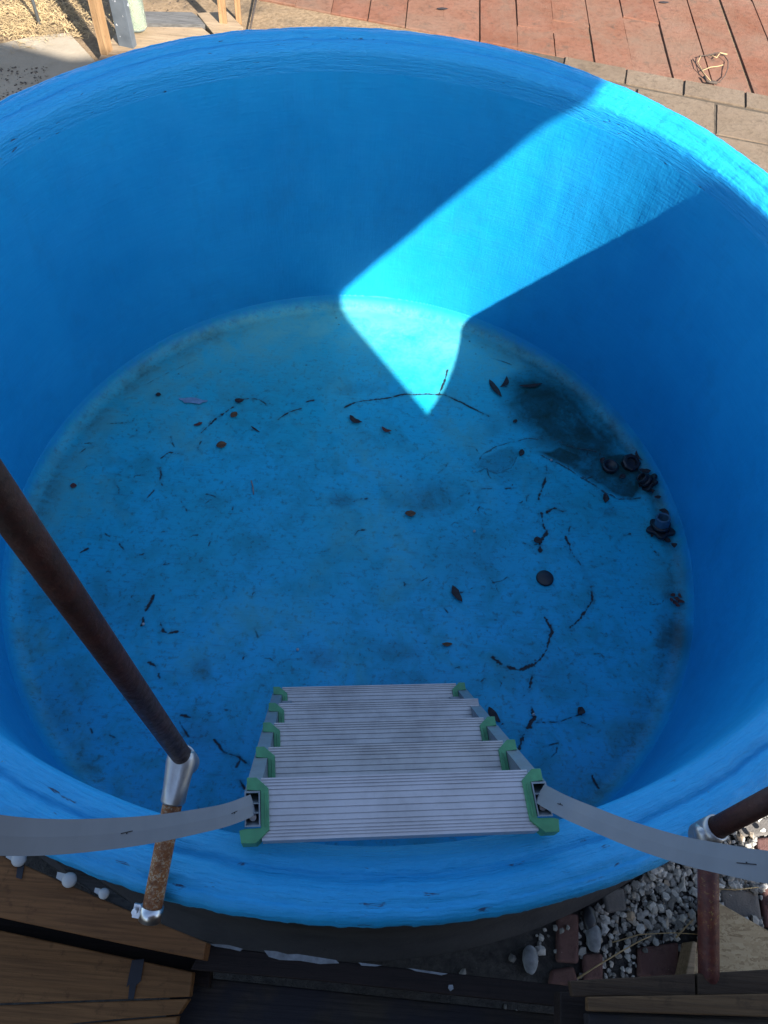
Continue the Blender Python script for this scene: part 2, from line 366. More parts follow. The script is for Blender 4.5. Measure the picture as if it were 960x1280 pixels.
lathe_uv('outer_shell', [(1.089, -.010), (1.086, -.03), (1.085, -.2), (1.087, -.36), (1.092, -.42), (1.105, -.455), (1.118, -.48), (1.122, -.56), (1.12, -.95)], 240, M['shell'], tank)

# floor: a fine sheet that carries its own cracks, silt and lime as a painted-on attribute
NF = 960; ext = 1.006
gx = np.linspace(-ext, ext, NF); X, Y = np.meshgrid(gx, gx, indexing='xy'); RR = np.hypot(X, Y)
crack = np.zeros((NF, NF)); silt = np.zeros((NF, NF)); lime = np.zeros((NF, NF)); smud = np.zeros((NF, NF))
nz = np.zeros((NF, NF))
def vnoise(cells, seed):
    r = np.random.default_rng(seed); g = r.random((cells + 2, cells + 2)); t = (gx + ext) / (2 * ext) * cells
    i = np.minimum(t.astype(int), cells - 1); f = t - i; f = f * f * (3 - 2 * f)
    a = g[i][:, i] * (1 - f)[None, :] + g[i][:, i + 1] * f[None, :]; b = g[i + 1][:, i] * (1 - f)[None, :] + g[i + 1][:, i + 1] * f[None, :]
    return a * (1 - f)[:, None] + b * f[:, None]
n1 = sum(vnoise(c, c) * w for c, w in ((6, .4), (14, .25), (34, .2), (90, .15)))
n2 = sum(vnoise(c, c + 1) * w for c, w in ((40, .25), (110, .3), (260, .25), (470, .2)))
n3 = sum(vnoise(c, c + 2) * w for c, w in ((25, .5), (60, .5)))
n4 = sum(vnoise(c, c + 3) * w for c, w in ((25, .5), (60, .5)))
XW = X + (n3 - .5) * .030; YW = Y + (n4 - .5) * .030
def fpt(p): q = at(p[0], p[1], H); return (q.x, q.y)
def line(pts, w=.0028, strength=1, wob=1, brk=.35):
    P = [fpt(p) for p in pts]; xx = X + (XW - X) * wob * .4; yy = Y + (YW - Y) * wob * .4
    for (ax, ay), (bx, by) in zip(P[:-1], P[1:]):
        m = .05; sl = (slice(max(0, int((min(ay, by) - m + ext) / (2 * ext) * NF)), int((max(ay, by) + m + ext) / (2 * ext) * NF) + 1), slice(max(0, int((min(ax, bx) - m + ext) / (2 * ext) * NF)), int((max(ax, bx) + m + ext) / (2 * ext) * NF) + 1))
        x = xx[sl]; y = yy[sl]; dx, dy = bx - ax, by - ay; L = dx * dx + dy * dy + 1e-12
        t = np.clip(((x - ax) * dx + (y - ay) * dy) / L, 0, 1); d = np.hypot(x - ax - t * dx, y - ay - t * dy)
        wd = w * (.62 if w < .0032 else .74) * np.clip(.46 + (n2[sl] - brk - .10) / .15, 0, 2.4)
        crack[sl] = np.maximum(crack[sl], strength * np.clip((wd - d) / .0016 + .5, 0, 1) * (wd > .0004))
        smud[sl] = np.maximum(smud[sl], .55 * strength * np.clip(1 - d / (w * 4), 0, 1))
def blob(arr, c, rx, ry=None, ang=0, s=1, hard=.6, ww=1):
    x0, y0 = fpt(c); ry = ry or rx; ca, sa = math.cos(ang), math.sin(ang)
    dx, dy = (X + (XW - X) * ww) - x0, (Y + (YW - Y) * ww) - y0; u = (dx * ca + dy * sa) / rx; v = (-dx * sa + dy * ca) / ry
    d = np.hypot(u, v) + (n1 - .5) * .5 * ww
    np.maximum(arr, s * np.clip((1 - d) / hard, 0, 1), out=arr)
def poly(arr, pts, s=1, soft=.02, w=1.0):
    P = [fpt(p) for p in pts]; x = X + (XW - X) * w; y = Y + (YW - Y) * w
    ins = np.zeros(X.shape, bool); dm = np.full(X.shape, 9.)
    for (ax, ay), (bx, by) in zip(P, P[1:] + P[:1]):
        c = ((ay > y) != (by > y)) & (x < (bx - ax) * (y - ay) / (by - ay + 1e-12) + ax); ins ^= c
        dx, dy = bx - ax, by - ay; t = np.clip(((x - ax) * dx + (y - ay) * dy) / (dx * dx + dy * dy + 1e-12), 0, 1)
        dm = np.minimum(dm, np.hypot(x - ax - t * dx, y - ay - t * dy))
    np.maximum(arr, s * np.where(ins, np.clip(dm / soft, 0, 1), 0), out=arr)
# cracks and scratches
line([(252, 540), (262, 531), (270, 522), (290, 510)], .0036); line([(297, 500), (312, 498), (325, 500), (333, 506)], .003)
line([(347, 525), (360, 516), (375, 511)], .003); line([(382, 502), (392, 500)], .003)
line([(430, 510), (442, 504), (455, 502), (480, 497), (510, 493), (520, 493), (535, 492), (555, 494), (575, 502), (595, 512), (611, 521)], .0026, 1, 1, .28)
line([(202, 572), (207, 567), (213, 565), (226, 567)], .0034); line([(200, 585), (202, 593), (200, 600), (204, 606)], .003); line([(135, 530), (165, 527), (168, 522)], .0018)
line([(684, 585), (680, 603), (673, 624)], .0032); line([(685, 640), (695, 635), (705, 640)], .004); line([(678, 640), (679, 655), (684, 665), (676, 676), (675, 688)], .0045)
line([(708, 670), (713, 687), (718, 694), (725, 705), (737, 730), (740, 752), (725, 775), (712, 785)], .0038)
line([(680, 772), (690, 790), (685, 812), (670, 830), (650, 838), (630, 833), (616, 822)], .0040)
line([(667, 845), (664, 856), (657, 868)], .0045); line([(664, 880), (669, 896), (660, 910), (655, 925), (647, 938)], .0050); line([(670, 902), (700, 901), (727, 892)], .0018)
line([(692, 742), (700, 738)], .0015); line([(192, 745), (186, 757), (181, 766), (179, 781)], .0040); line([(200, 777), (204, 788), (210, 792), (223, 790)], .0038); line([(185, 827), (194, 832), (199, 845)], .0032)
line([(227, 893), (238, 896)], .0034); line([(267, 925), (280, 940), (300, 945), (314, 956)], .0030); line([(150, 680), (158, 690)], .003); line([(100, 690), (110, 685)], .003)
line([(252, 552), (247, 560), (252, 566)], .0022); line([(225, 625), (232, 640)], .002); line([(740, 970), (748, 985)], .003); line([(300, 975), (306, 985)], .003); line([(185, 480), (210, 465), (245, 450)], .0015, .6)
line([(560, 462), (555, 478), (548, 494)], .0028); line([(600, 575), (604, 568), (625, 557), (650, 549), (680, 547), (715, 558), (745, 566)], .0026, .7, 1.6, .34)
line([(648, 565), (640, 586), (622, 590), (606, 584), (594, 590), (590, 582), (600, 576)], .0020, .45, 1.5, .33)
line([(665, 566), (700, 580), (738, 605), (770, 624), (800, 622)], .0030, .8, 1.6, .33); line([(615, 448), (640, 456)], .0016, .8)
line([(225, 900), (235, 920), (242, 935)], .0025); line([(110, 905), (118, 920)], .0025); line([(820, 690), (830, 700)], .003)
for _ in range(120):                                   # short paint blisters, thicker on the left half
    bx, by = random.uniform(70, 640), random.uniform(540, 960)
    if random.random() < .35: bx = random.uniform(560, 820)
    l = random.uniform(3, 13); a = random.uniform(0, 6.28); b = a + random.uniform(-1.2, 1.2)
    line([(bx, by), (bx + l * math.cos(a), by + l * .8 * math.sin(a)), (bx + l * math.cos(a) + l * .7 * math.cos(b), by + l * .8 * math.sin(a) + l * .6 * math.sin(b))], random.uniform(.0010, .0026), .9, 1, random.uniform(.36, .46))
# wet silt
S1 = [(628, 466), (662, 452), (700, 468), (742, 500), (778, 542), (800, 575), (806, 600), (800, 628), (770, 625), (738, 607), (700, 582), (664, 566), (645, 556), (650, 546), (632, 530), (616, 505)]
poly(silt, S1, .88, .10); poly(silt, [(680, 470), (706, 474), (745, 505), (782, 550), (800, 590), (770, 580), (720, 545), (690, 510)], .97, .08)
poly(silt, [(664, 567), (700, 556), (745, 566), (790, 562), (803, 590), (800, 626), (770, 624), (738, 606), (700, 581)], .93, .02)
poly(silt, [(590, 585), (600, 574), (640, 556), (650, 566), (640, 588), (620, 591), (606, 584)], .35, .012)
blob(silt, (787, 578), .045, .045, 0, 1); blob(silt, (762, 590), .06, .05, 0, 1)
poly(silt, [(640, 440), (700, 462), (750, 500), (800, 560), (835, 640), (862, 720), (862, 830), (835, 900), (826, 890), (845, 820), (846, 730), (815, 650), (780, 575)], .55, .05)
silt = np.clip(silt * np.clip(.95 + (n1 - .42) * 1.2 + (n2 - .5) * .6, .6, 1.25), 0, .97)
# smudges
blob(smud, (530, 622), .13, .10, .3, .85, .9); blob(smud, (428, 626), .055, .035, 0, .8); blob(smud, (400, 822), .06, .04, 0, .8); blob(smud, (252, 838), .03, .05, .6, .7); blob(smud, (240, 920), .09, .07, 0, .6, .9)
blob(smud, (842, 812), .06, .18, -.1, 1, .6); blob(silt, (848, 800), .035, .10, -.1, .6, .8, .6); blob(smud, (845, 748), .05, .05, 0, .9); blob(smud, (795, 930), .10, .20, -.55, .75, .9); blob(smud, (760, 640), .04, .03, 0, .6)
blob(smud, (720, 980), .22, .10, .2, .6, .9); blob(smud, (130, 760), .2, .15, .4, .4, .9); blob(smud, (75, 880), .12, .2, .5, .65, .9); blob(smud, (60, 720), .08, .25, .2, .5, .9)
blob(smud, (670, 840), .16, .10, .2, .35, .9); blob(smud, (500, 815), .08, .04, .0, .5); blob(smud, (580, 700), .2, .12, .2, .3, .9); blob(smud, (450, 485), .12, .04, .3, .55, .9); blob(smud, (525, 860), .2, .08, 0, .5, .9)
smud = np.maximum(smud, np.clip((RR - .88) / .07, 0, 1) * np.clip((n1 - .42) / .2, 0, 1) * .6)
# limy wear near the wall, strongest on the far side
ang = np.arctan2(Y, X)
far = np.clip((Y - .25) / .6, 0, 1)
lime = np.clip((RR - .52) / .45, 0, 1) * far * .95
lime = np.maximum(lime, np.clip((RR - .80) / .12, 0, 1) * (.40 + .25 * far) * np.clip(n1 * 2.4 - .5, .2, 1.2))
lime *= 1 - .85 * np.clip((RR - .968) / .02 + (n2 - .5) * 2, 0, 1)
lime = np.maximum(lime, np.clip((n1 - .5) / .25, 0, 1) * .30)
lime *= (1 - np.clip(silt * 1.2, 0, 1))
lime *= 1 - .5 * np.clip((X - .3) / .4, 0, 1) * np.clip((.5 - Y) / .4, 0, 1)
keep = RR < 1.0035
zz = H + .0025 * (n1 - .5) * np.clip((.97 - RR) / .05, 0, 1) + (.048 - np.sqrt(np.maximum(.048 ** 2 - np.clip(RR - .952, 0, .0478) ** 2, 0)))
idx = -np.ones((NF, NF), int); fq = keep[:-1, :-1] & keep[1:, :-1] & keep[:-1, 1:] & keep[1:, 1:]
use = np.zeros((NF, NF), bool); use[:-1, :-1] |= fq; use[1:, :-1] |= fq; use[:-1, 1:] |= fq; use[1:, 1:] |= fq
idx[use] = np.arange(use.sum()); co = np.stack([X[use], Y[use], zz[use]], 1).astype(np.float32)
q = np.stack([idx[:-1, :-1][fq], idx[:-1, 1:][fq], idx[1:, 1:][fq], idx[1:, :-1][fq]], 1).astype(np.int32)
me = bpy.data.meshes.new('floor'); me.vertices.add(len(co)); me.vertices.foreach_set('co', co.ravel()); me.loops.add(q.size); me.loops.foreach_set('vertex_index', q.ravel())
me.polygons.add(len(q)); me.polygons.foreach_set('loop_start', np.arange(0, q.size, 4, dtype=np.int32)); me.polygons.foreach_set('use_smooth', np.ones(len(q), bool)); me.update(calc_edges=True)
ca_ = me.color_attributes.new('marks', 'FLOAT_COLOR', 'POINT')
ca_.data.foreach_set('color', np.stack([crack[use], silt[use], lime[use], smud[use]], 1).astype(np.float32).ravel())
link('floor', me, M['floor'], tank, Vector((0, 0, 0)))

# ------------------------------------------------------------------ ground
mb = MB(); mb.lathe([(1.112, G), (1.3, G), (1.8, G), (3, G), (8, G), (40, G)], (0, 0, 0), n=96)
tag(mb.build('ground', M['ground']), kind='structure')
def quad_paver(mb, pts, z0, z1, inset=0):                 # one paver: a slab with softened top edge
    c = sum((Vector(p) for p in pts), Vector()) / 4; tilt = Vector((random.uniform(-.003, .003), random.uniform(-.003, .003)))
    def ring(k, z): return [Vector((c.x + (p[0] - c.x) * k, c.y + (p[1] - c.y) * k, z + tilt.x * (p[0] - c.x) + tilt.y * (p[1] - c.y))) for p in pts]
    fine_ = []
    for a_, b_ in zip(pts, pts[1:] + pts[:1]):
        k_ = max(2, int((b_ - a_).length / .03))
        for j_ in range(k_):
            q_ = a_.lerp(b_, j_ / k_); q_ = q_ + (c.xy.to_3d() - q_.xy.to_3d()).normalized() * abs(random.gauss(0, .0009)); fine_.append(q_)
    pts = fine_
    n = len(pts); vs = ring(1, z0) + ring(1, z1 - .003) + ring(.985, z1)
    fs = [[i + j * n, (i + 1) % n + j * n, (i + 1) % n + (j + 1) * n, i + (j + 1) * n] for j in range(2) for i in range(n)] + [list(range(2 * n, 3 * n))]
    mb.add(vs, fs)
mb = MB()
def yend(x): return 2.098 - .18 * (x - .777)
for k in range(0, 22):
    x0 = -.79 + .157 * k; x1 = x0 + .157; yb = yend(x0 + .08)
    if x0 < -.64: continue
    y = yb
    lens = [random.choice((.19, .3, .45, .6))] if 8 <= k <= 11 else [random.uniform(.7, 1.1)]
    while y < 6:
        L = lens.pop() if lens else random.uniform(.5, 1.0); g = .002 if k not in (13, 14) else .009
        y0a, y1a = y + .003, y + L - .003
        sk = random.uniform(-.003, .003)
        quad_paver(mb, [Vector((x0 + g / 2 + sk, y0a - .18 * 0, 0)), Vector((x1 - g / 2 + sk, y0a - .18 * .15, 0)), Vector((x1 - g / 2 + sk, y1a, 0)), Vector((x0 + g / 2 + sk, y1a, 0))], G - .03, G + .008 + random.uniform(-.002, .002))
        y += L
tag(mb.build('red_brick_path', M['pave']), kind='structure')
mb = MB(); x = .62
d1 = Vector((.984, -.177, 0)); nrm = Vector((-.177, -.984, 0)); p0 = Vector((.777, 2.088, 0))
s = -.12
while s < 1.9:                                            # pale kerb course, a sliver course, then wider slabs
    L = random.uniform(.16, .30); a = p0 + d1 * s; b = p0 + d1 * (s + L - .006)
    quad_paver(mb, [a, b, b + nrm * .112, a + nrm * .112], G - .03, G + .011 + random.uniform(-.002, .002)); s += L
s = -.1
while s < 1.9:
    L = random.uniform(.20, .34); a = p0 + d1 * s + nrm * .135; b = p0 + d1 * (s + L - .010) + nrm * .135
    quad_paver(mb, [a, b, b + nrm * .21, a + nrm * .21], G - .03, G + .010 + random.uniform(-.002, .002)); s += L
s = -.1
while s < 1.9:
    L = random.uniform(.20, .34); a = p0 + d1 * s + nrm * .357; b = p0 + d1 * (s + L - .012) + nrm * .357
    quad_paver(mb, [a, b, b + nrm * .2, a + nrm * .2], G - .03, G + .009 + random.uniform(-.0015, .002)); s += L
tag(mb.build('paving_edge', M['kerb']), kind='structure')
M['joint'] = concrete('dusty_joint_soil', (.055, .044, .033), (.12, .095, .068), 40)
a = p0 - d1 * .3 - nrm * .004; mb = MB(); mb.prism([v + Vector((0, 0, G + .005)) for v in (a, a + d1 * 2.4, a + d1 * 2.4 + nrm * .6, a + nrm * .6)], (0, 0, -.02))
tag(mb.build('paving_bed', M['joint']), kind='structure')

# concrete pad under the straw, top left
pad = [at(*p, G + .012) for p in ((-30, 60), (40, 45), (86, 40), (121, 78), (118, 130), (-40, 150))]
mb = MB(); mb.prism([p for p in pad], (0, 0, -.05)); M['pad'] = concrete('pale_pad', (.25, .205, .145), (.35, .295, .22), 14)
tag(mb.build('paving_slab', M['pad'], bevel=.004), kind='structure')

# straw litter
pi_ = math.pi
mb = MB()
for _ in range(4200):
    px, py = random.gauss(36, 55), random.gauss(14, 26)
    if py > 62 + random.gauss(0, 5) or px > 112 + random.gauss(0, 10) or (px > 66 and py > 48) or (py > 45 and random.random() < .6): continue
    p = at(px, py, G + .014 + random.random() ** 2 * .012); a = random.gauss(.2, .9) + (pi_ if random.random() < .5 else 0); l = random.uniform(.012, .06); wd = random.uniform(.0004, .0011); kap = random.uniform(-16, 16)
    rows = []
    for k in range(5):
        t = (k / 4 - .5) * l; aa = a + kap * t; q_ = p + Vector((math.cos(a) * t - math.sin(a) * kap * t * t / 2, math.sin(a) * t + math.cos(a) * kap * t * t / 2, .004 * math.sin(k * 1.3 + px)))
        nn = Vector((-math.sin(aa), math.cos(aa), .3)) * wd; rows += [q_ - nn, q_ + nn]
    mb.add(rows, [[2 * k, 2 * k + 1, 2 * k + 3, 2 * k + 2] for k in range(4)])
tag(mb.build('straw_litter', M['straw_m']), 'dry straw litter strewn over the ground behind the tank', 'straw', kind='stuff')
mb = MB()
for _ in range(420):                                      # dark leaf crumbs round the posts
    px, py = random.choice(((random.uniform(70, 250), random.uniform(-40, 40)), (random.uniform(-20, 60), random.uniform(85, 125))))
    p = at(px, py, G + .008); a = random.uniform(0, 6.28); l = random.uniform(.002, .009)
    vs = [p + Vector((math.cos(a + k) * l * random.uniform(.5, 1), math.sin(a + k) * l * random.uniform(.5, 1), random.uniform(0, .008))) for k in (0, 1.6, 3.1, 4.7)]
    mb.add(vs, [[0, 1, 2, 3]])
tag(mb.build('leaf_crumbs', M['twig_d']), 'dark crumbs of leaf litter on the ground behind the tank', 'litter', kind='stuff')

# gravel beside the tank, lower right
ico = bmesh.new(); bmesh.ops.create_icosphere(ico, subdivisions=1, radius=1); IV = np.array([v.co[:] for v in ico.verts]); IF = np.array([[v.index for v in f.verts] for f in ico.faces]); ico.free()
bricks = [((695, 1140), (722, 1143), (722, 1205), (694, 1203)), ((727, 1192), (752, 1192), (752, 1226), (727, 1226)), ((688, 1212), (716, 1208), (722, 1232), (684, 1232)), ((795, 1185), (846, 1178), (846, 1222), (795, 1222)), ((848, 1180), (880, 1178), (884, 1222), (848, 1222)),
          ((895, 1112), (944, 1112), (950, 1152), (905, 1148)), ((947, 1110), (985, 1106), (985, 1160), (953, 1160)), ((941, 1048), (985, 1044), (985, 1075), (944, 1074)), ((915, 1030), (955, 1022), (985, 1030), (985, 1042), (925, 1048)), ((750, 1112), (778, 1110), (782, 1140), (756, 1142))]
BW = [[at(*p, G) for p in b] for b in bricks]
def inside(P, x, y):
    c = False
    for a, b in zip(P, P[1:] + P[:1]):
        if (a.y > y) != (b.y > y) and x < (b.x - a.x) * (y - a.y) / (b.y - a.y) + a.x: c = not c
    return c
gv = []; gf = []; o = 0; cnt = 0
while cnt < 9500:
    th = random.uniform(R_(-78), R_(-22)); r = 1.125 + random.random() ** 1.1 * .42
    x, y = r * math.cos(th), r * math.sin(th)
    deg = math.degrees(th)
    dens = min(1, max(.03, (deg + 70) / 16))
    if deg < -54 and r > 1.24: dens *= .25
    onb = any(inside(b, x, y) for b in BW)
    if random.random() > dens or (onb and random.random() > .06): continue
    sz = min(.0092, max(.0024, random.lognormvariate(math.log(.0044), .42)))
    s = np.array([random.uniform(.8, 1.35), random.uniform(.7, 1.1), random.uniform(.55, .9)]) * sz
    v = IV * (1 + rng.normal(0, .20, (len(IV), 1))); v = np.sign(v) * np.abs(v) ** .85 * s
    A = np.array(Matrix.Rotation(random.uniform(0, 6.28), 3, 'Z') @ Matrix.Rotation(random.uniform(-.5, .5), 3, 'X'))
    v = v @ A.T + np.array([x, y, G + (.012 if onb else .001) + s[2] * .55 + random.random() * .010 * dens])
    gv.append(v); gf.append(IF + o); o += len(IV); cnt += 1
me = bpy.data.meshes.new('gravel'); me.from_pydata(np.concatenate(gv).tolist(), [], np.concatenate(gf).tolist()); me.update()
tag(link('gravel', me, M['gravel'], None, Vector((0, 0, 0))), 'pale crushed gravel scattered on the soil between tank and right post', 'gravel', kind='stuff')
BL = ['long rounded dusky brick lying end-on in the gravel close to the tank', 'dusky brick half buried in gravel beside the long rounded one', 'dusky brick stub showing above the dark plank, nearest the tank base', 'wide dusky brick under a few stones left of the rusty right pipe', 'dusky brick immediately left of the strand board, against the wide brick',
      'grey paving block just above the strand board corner', 'dark red brick right of the grey paving block at the frame edge', 'small red brick among white stones below the right rail', 'grey flat block in the sun patch under the right rail', 'dark flat block sunk in the gravel near the tank wall']
greyb = concrete('grey_block', (.10, .092, .085), (.17, .155, .14), 30)
for i, (b, lb) in enumerate(zip(BW, BL)):
    c = sum(b, Vector()) / len(b); mb = MB(); mb.prism([p + Vector((0, 0, .012)) for p in b], (0, 0, -.04))
    tag(mb.build('paving_brick', greyb if i in (5, 8, 9) else M['brick'], None, c, bevel=.006, seg=3), lb, 'brick', 'loose bricks and blocks in the gravel')
for px, py, s, lb in ((661, 1200, .016, 'large bluish grey stone by the dark plank'), (740, 1172, .017, 'dark round stone wedged between the two dusky bricks'), (735, 1150, .016, 'black cobble above the bluish one beside the long brick')):
    p = at(px, py, G); mb = MB(); bm = bmesh.new(); bmesh.ops.create_icosphere(bm, subdivisions=3, radius=1)
    mb.add([p + Vector((v.co.x * s * .85, v.co.y * s * 1.5, .01 + v.co.z * s * .6)) * 1 + Vector((1, .6, .3)) * s * .18 * noise.noise(v.co * 1.9 + p * 50) for v in bm.verts], [[v.index for v in f.verts] for f in bm.faces], True); bm.free()
    tag(mb.build('stone', M['pebble'] if px != 735 else M['black'], None, p), lb, 'stone')
def stalk(name, pxs, z, r, mat, label, cat, zs=None):
    pts = [at(x, y, z + (zs[i] if zs else 0)) for i, (x, y) in enumerate(pxs)]
    mb = MB(); mb.tube(pts, [r * (1 - .5 * i / len(pts)) for i in range(len(pts))], 6); return tag(mb.build(name, mat, None, pts[0]), label, cat)
stalk('dry_grass_stalk', [(722, 1223), (745, 1208), (775, 1190), (800, 1176), (814, 1170)], G + .03, .0016, M['straw_m'], 'pale dry grass stalk lying across the gravel and bricks', 'grass stalk')
stalk('dry_grass_stalk', [(765, 1178), (800, 1168), (840, 1166), (875, 1168)], G + .028, .0011, M['straw_m'], 'thin straw lying level across the gravel toward the rusty pipe', 'grass stalk')
stalk('dry_grass_stalk', [(845, 1172), (856, 1160), (866, 1150)], G + .03, .0016, M['straw_m'], 'short pale straw tilted beside the rusty right pipe', 'grass stalk')
stalk('dry_grass_stalk', [(898, 1111), (920, 1112), (948, 1109)], G + .022, .0014, M['straw_m'], 'pale straw on the grey block above the strand board', 'grass stalk')

# strand board leaning flat on the ground, lower right
b = [at(*p, -.44) for p in ((893, 1125), (960, 1163), (1010, 1190), (1010, 1240), (856, 1240), (866, 1205))]
mb = MB(); mb.prism(b, (0, 0, -.018)); tag(mb.build('strand_board', M['osb'], None, b[0], bevel=.001), 'offcut of pale strand board lying behind the rusty right pipe', 'board')
b = [at(*p, -.436) for p in ((866, 1176), (872, 1178), (866, 1240), (852, 1240))]
mb = MB(); mb.prism(b, (0, 0, -.05)); tag(mb.build('wood_batten', M['w_pale'], None, b[0], bevel=.002), 'narrow pale batten at the left edge of the strand board', 'batten')

# ------------------------------------------------------------------ step ladder inside the tank
yaw, rol = R_(6.37), R_(.27); KL = .77; W = .4727 * KL
lat = Vector((math.cos(yaw) * math.cos(rol), math.sin(yaw) * math.cos(rol), math.sin(rol)))
P1 = CAM + (Vector((.1182, -.8411, -.2590)) - CAM) * KL; D = Vector((-.0112, .0920, -.1502)) * KL; nd = Vector((.17, -.985, 0)).normalized(); up = Vector((0, 0, 1))
base = P1 + D * 4; base.z = H
lad = empty('step_ladder', base, 'aluminium step ladder with green end caps standing against the near tank wall', 'ladder')
DEP = .100 * KL
grooves = [KL * g for g in (.004, .009, .014, .020, .029, .040, .051, .062, .072, .079, .085, .090, .095)]
def tread_profile():
    p = [(0, 0)]
    for g_ in grooves: p += [(g_ - .0009, 0), (g_ - .0006, -.0014), (g_ + .0006, -.0014), (g_ + .0009, 0)]
    return p + [(DEP, 0), (DEP, -.022), (DEP - .002, -.022), (DEP - .002, -.003), (.002, -.003), (.002, -.022), (0, -.022)]
US = .0166 * KL
capP = [(a * KL - US, b * KL) for a, b in [(.034, 0), (.018, 0), (-.002, .018), (-.002, .084), (.020, .104), (.044, .104), (.047, .084), (.038, .0815), (.0115, .081), (.0115, .022), (.034, .020)]]
for k in range(5):
    o = P1 + D * k; ue = [0, 0]
    if k == 3: ue[1] = .018
    mb = MB(); A = o - lat * (W / 2 - .006 * KL); mb.prism([A + nd * v + up * h for v, h in tread_profile()], lat * (W - .012 * KL + sum(ue)))
    tr = mb.build('tread', M['alu'] if k == 0 else M['alu_d'], lad)
    for sgn in (-1, 1):
        if k == 3 and sgn == 1: continue
        e = o + lat * sgn * W / 2; mb = MB()
        mb.prism([e + lat * sgn * u + nd * v + up * .0045 for u, v in capP], (0, 0, -.028))
        mb.box(e + lat * sgn * (.003 - US) + nd * .040 + up * .0050, (.0012, .042, .0020), (lat, nd, up))
        mb.build('end_cap', M['green'], tr, bevel=.0018)
for sgn in (-1, 1):
    mb = MB(); e = P1 + lat * sgn * W / 2 + up * .006; L = D * 4.12
    def plate(u0, u1, v0, v1): mb.prism([e + lat * sgn * (u * KL - US) + nd * v * KL for u, v in ((u0, v0), (u1, v0), (u1, v1), (u0, v1))], L)
    plate(.0122, .0145, .0235, .0795); plate(.0355, .0378, .0235, .0795); plate(.0146, .0354, .0235, .0258); plate(.0146, .0354, .0772, .0795); plate(.0147, .0353, .0425, .0437); plate(.0147, .0353, .0575, .0587)
    sr = mb.build('side_rail', M['rail'], lad)
    mb = MB(); q_ = D.normalized(); mb.tube([e + lat * sgn * (.025 * KL - US) + nd * .068 * KL + q_ * .006, e + lat * sgn * (.025 * KL - US) + nd * .068 * KL + q_ * .02], .0045, 10); mb.build('bolt', M['clamp'], sr)
    # strut leg below the last tread, down to the floor, with a rubber foot
    lt = P1 + D * 3.9 + lat * sgn * (W / 2 - .012) + nd * .045; lb = CAM + (P1 + D * 4 + lat * sgn * (W / 2 - .03) + nd * .06 - CAM) * ((H + .015 - CAM.z) / (P1.z + D.z * 4 - CAM.z)); lb.z = H + .015
    mb = MB(); mb.prism([lt + lat * a + nd * b for a, b in ((-.011, -.02), (.011, -.02), (.011, .02), (-.011, .02))], lb - lt); lg = mb.build('leg', M['rail'], lad)
    mb = MB(); mb.prism([lb + lat * a + nd * b for a, b in ((-.013, -.022), (.013, -.022), (.013, .022), (-.013, .022))], (0, 0, -.0135)); mb.build('rubber_foot', M['black'], lg)

# ------------------------------------------------------------------ straps tied from the ladder rails to the posts
def strap(pts, width, label, slits, frm, fa, fb):
    P = [atw(*p) for p in pts]; P[0] = frm
    # smooth Catmull-Rom
    Q = []
    E = [P[0] * 2 - P[1]] + P + [P[-1] * 2 - P[-2]]
    for i in range(1, len(E) - 2):
        for j in range(10):
            t = j / 10; a, b, c, d = E[i - 1], E[i], E[i + 1], E[i + 2]
            Q.append(.5 * ((2 * b) + (c - a) * t + (2 * a - 5 * b + 4 * c - d) * t * t + (-a + 3 * b - 3 * c + d) * t ** 3))
    Q.append(P[-1]); root_loc = P[0]
    fa = Vector(fa).normalized(); fb = Vector(fb).normalized()   # the strap twists a little along its run
    mb = MB(); rows = []
    for i, p in enumerate(Q):
        t = (Q[min(i + 1, len(Q) - 1)] - Q[max(i - 1, 0)]).normalized(); tw = min(1, 1.6 * i / len(Q)); face = fa.lerp(fb, tw)
        nrm_ = face - t * face.dot(t); nrm_.normalize(); wv = nrm_.cross(t).normalized() * width / 2
        cup = nrm_ * .0012
        rows.append([p - wv + nrm_ * .001 - cup * .0, p + nrm_ * .0018, p + wv + nrm_ * .001, p + wv - nrm_ * .001, p - nrm_ * .0004, p - wv - nrm_ * .001])
    n = 6; vs = [v for r in rows for v in r]
    mb.add(vs, [[i * n + k, i * n + (k + 1) % n, (i + 1) * n + (k + 1) % n, (i + 1) * n + k] for i in range(len(rows) - 1) for k in range(n)] + [list(range(n)), list(range((len(rows) - 1) * n, len(rows) * n))])
    st = tag(mb.build('strap', M['strap'], None, root_loc), label, 'strap')
    for idx_, lw in slits:
        i = int(idx_ * (len(Q) - 1)); p = Q[i]; t = (Q[i + 1] - Q[i]).normalized(); face = fa.lerp(fb, min(1, 1.6 * i / len(Q))); nn = (face - t * face.dot(t)).normalized(); wv = nn.cross(t)
        mb = MB(); mb.box(p + nn * .0022, (lw, .0008, .0008), ((t + wv * .06).normalized(), wv, nn)); mb.box(p + nn * .0022 + wv * .0006, (.0012, .0018, .0007), (t, wv, nn)); mb.build('slit', M['ink'], st)
    return st
eL = P1 - lat * (W / 2 + .019 - US) + nd * .034 + up * .003; eR = P1 + lat * (W / 2 + .019 - US) + nd * .032 + up * .003
strap([(306, 1008, .97), (285, 1018, .93), (250, 1026, .87), (200, 1035, .78), (150, 1041, .70), (75, 1046, .61), (0, 1044, .54), (-90, 1030, .47)], .0262, 'flat grey strap running from the ladder rail to the left, crossing the rusty left pipe', [(.12, .012), (.56, .022)], eL, (.16, -.27, 1.35), (.40, -.15, 1))
strap([(684, 1000, .96), (705, 1008, .93), (740, 1023, .885), (790, 1043, .825), (850, 1062, .76), (905, 1074, .70), (960, 1084, .65), (1060, 1096, .56)], .0262, 'flat grey strap running from the ladder rail to the right, past the right pipe elbow', [(.14, .012), (.80, .024)], eR, (-.32, -.27, 1.35), (-.42, -.12, .75))

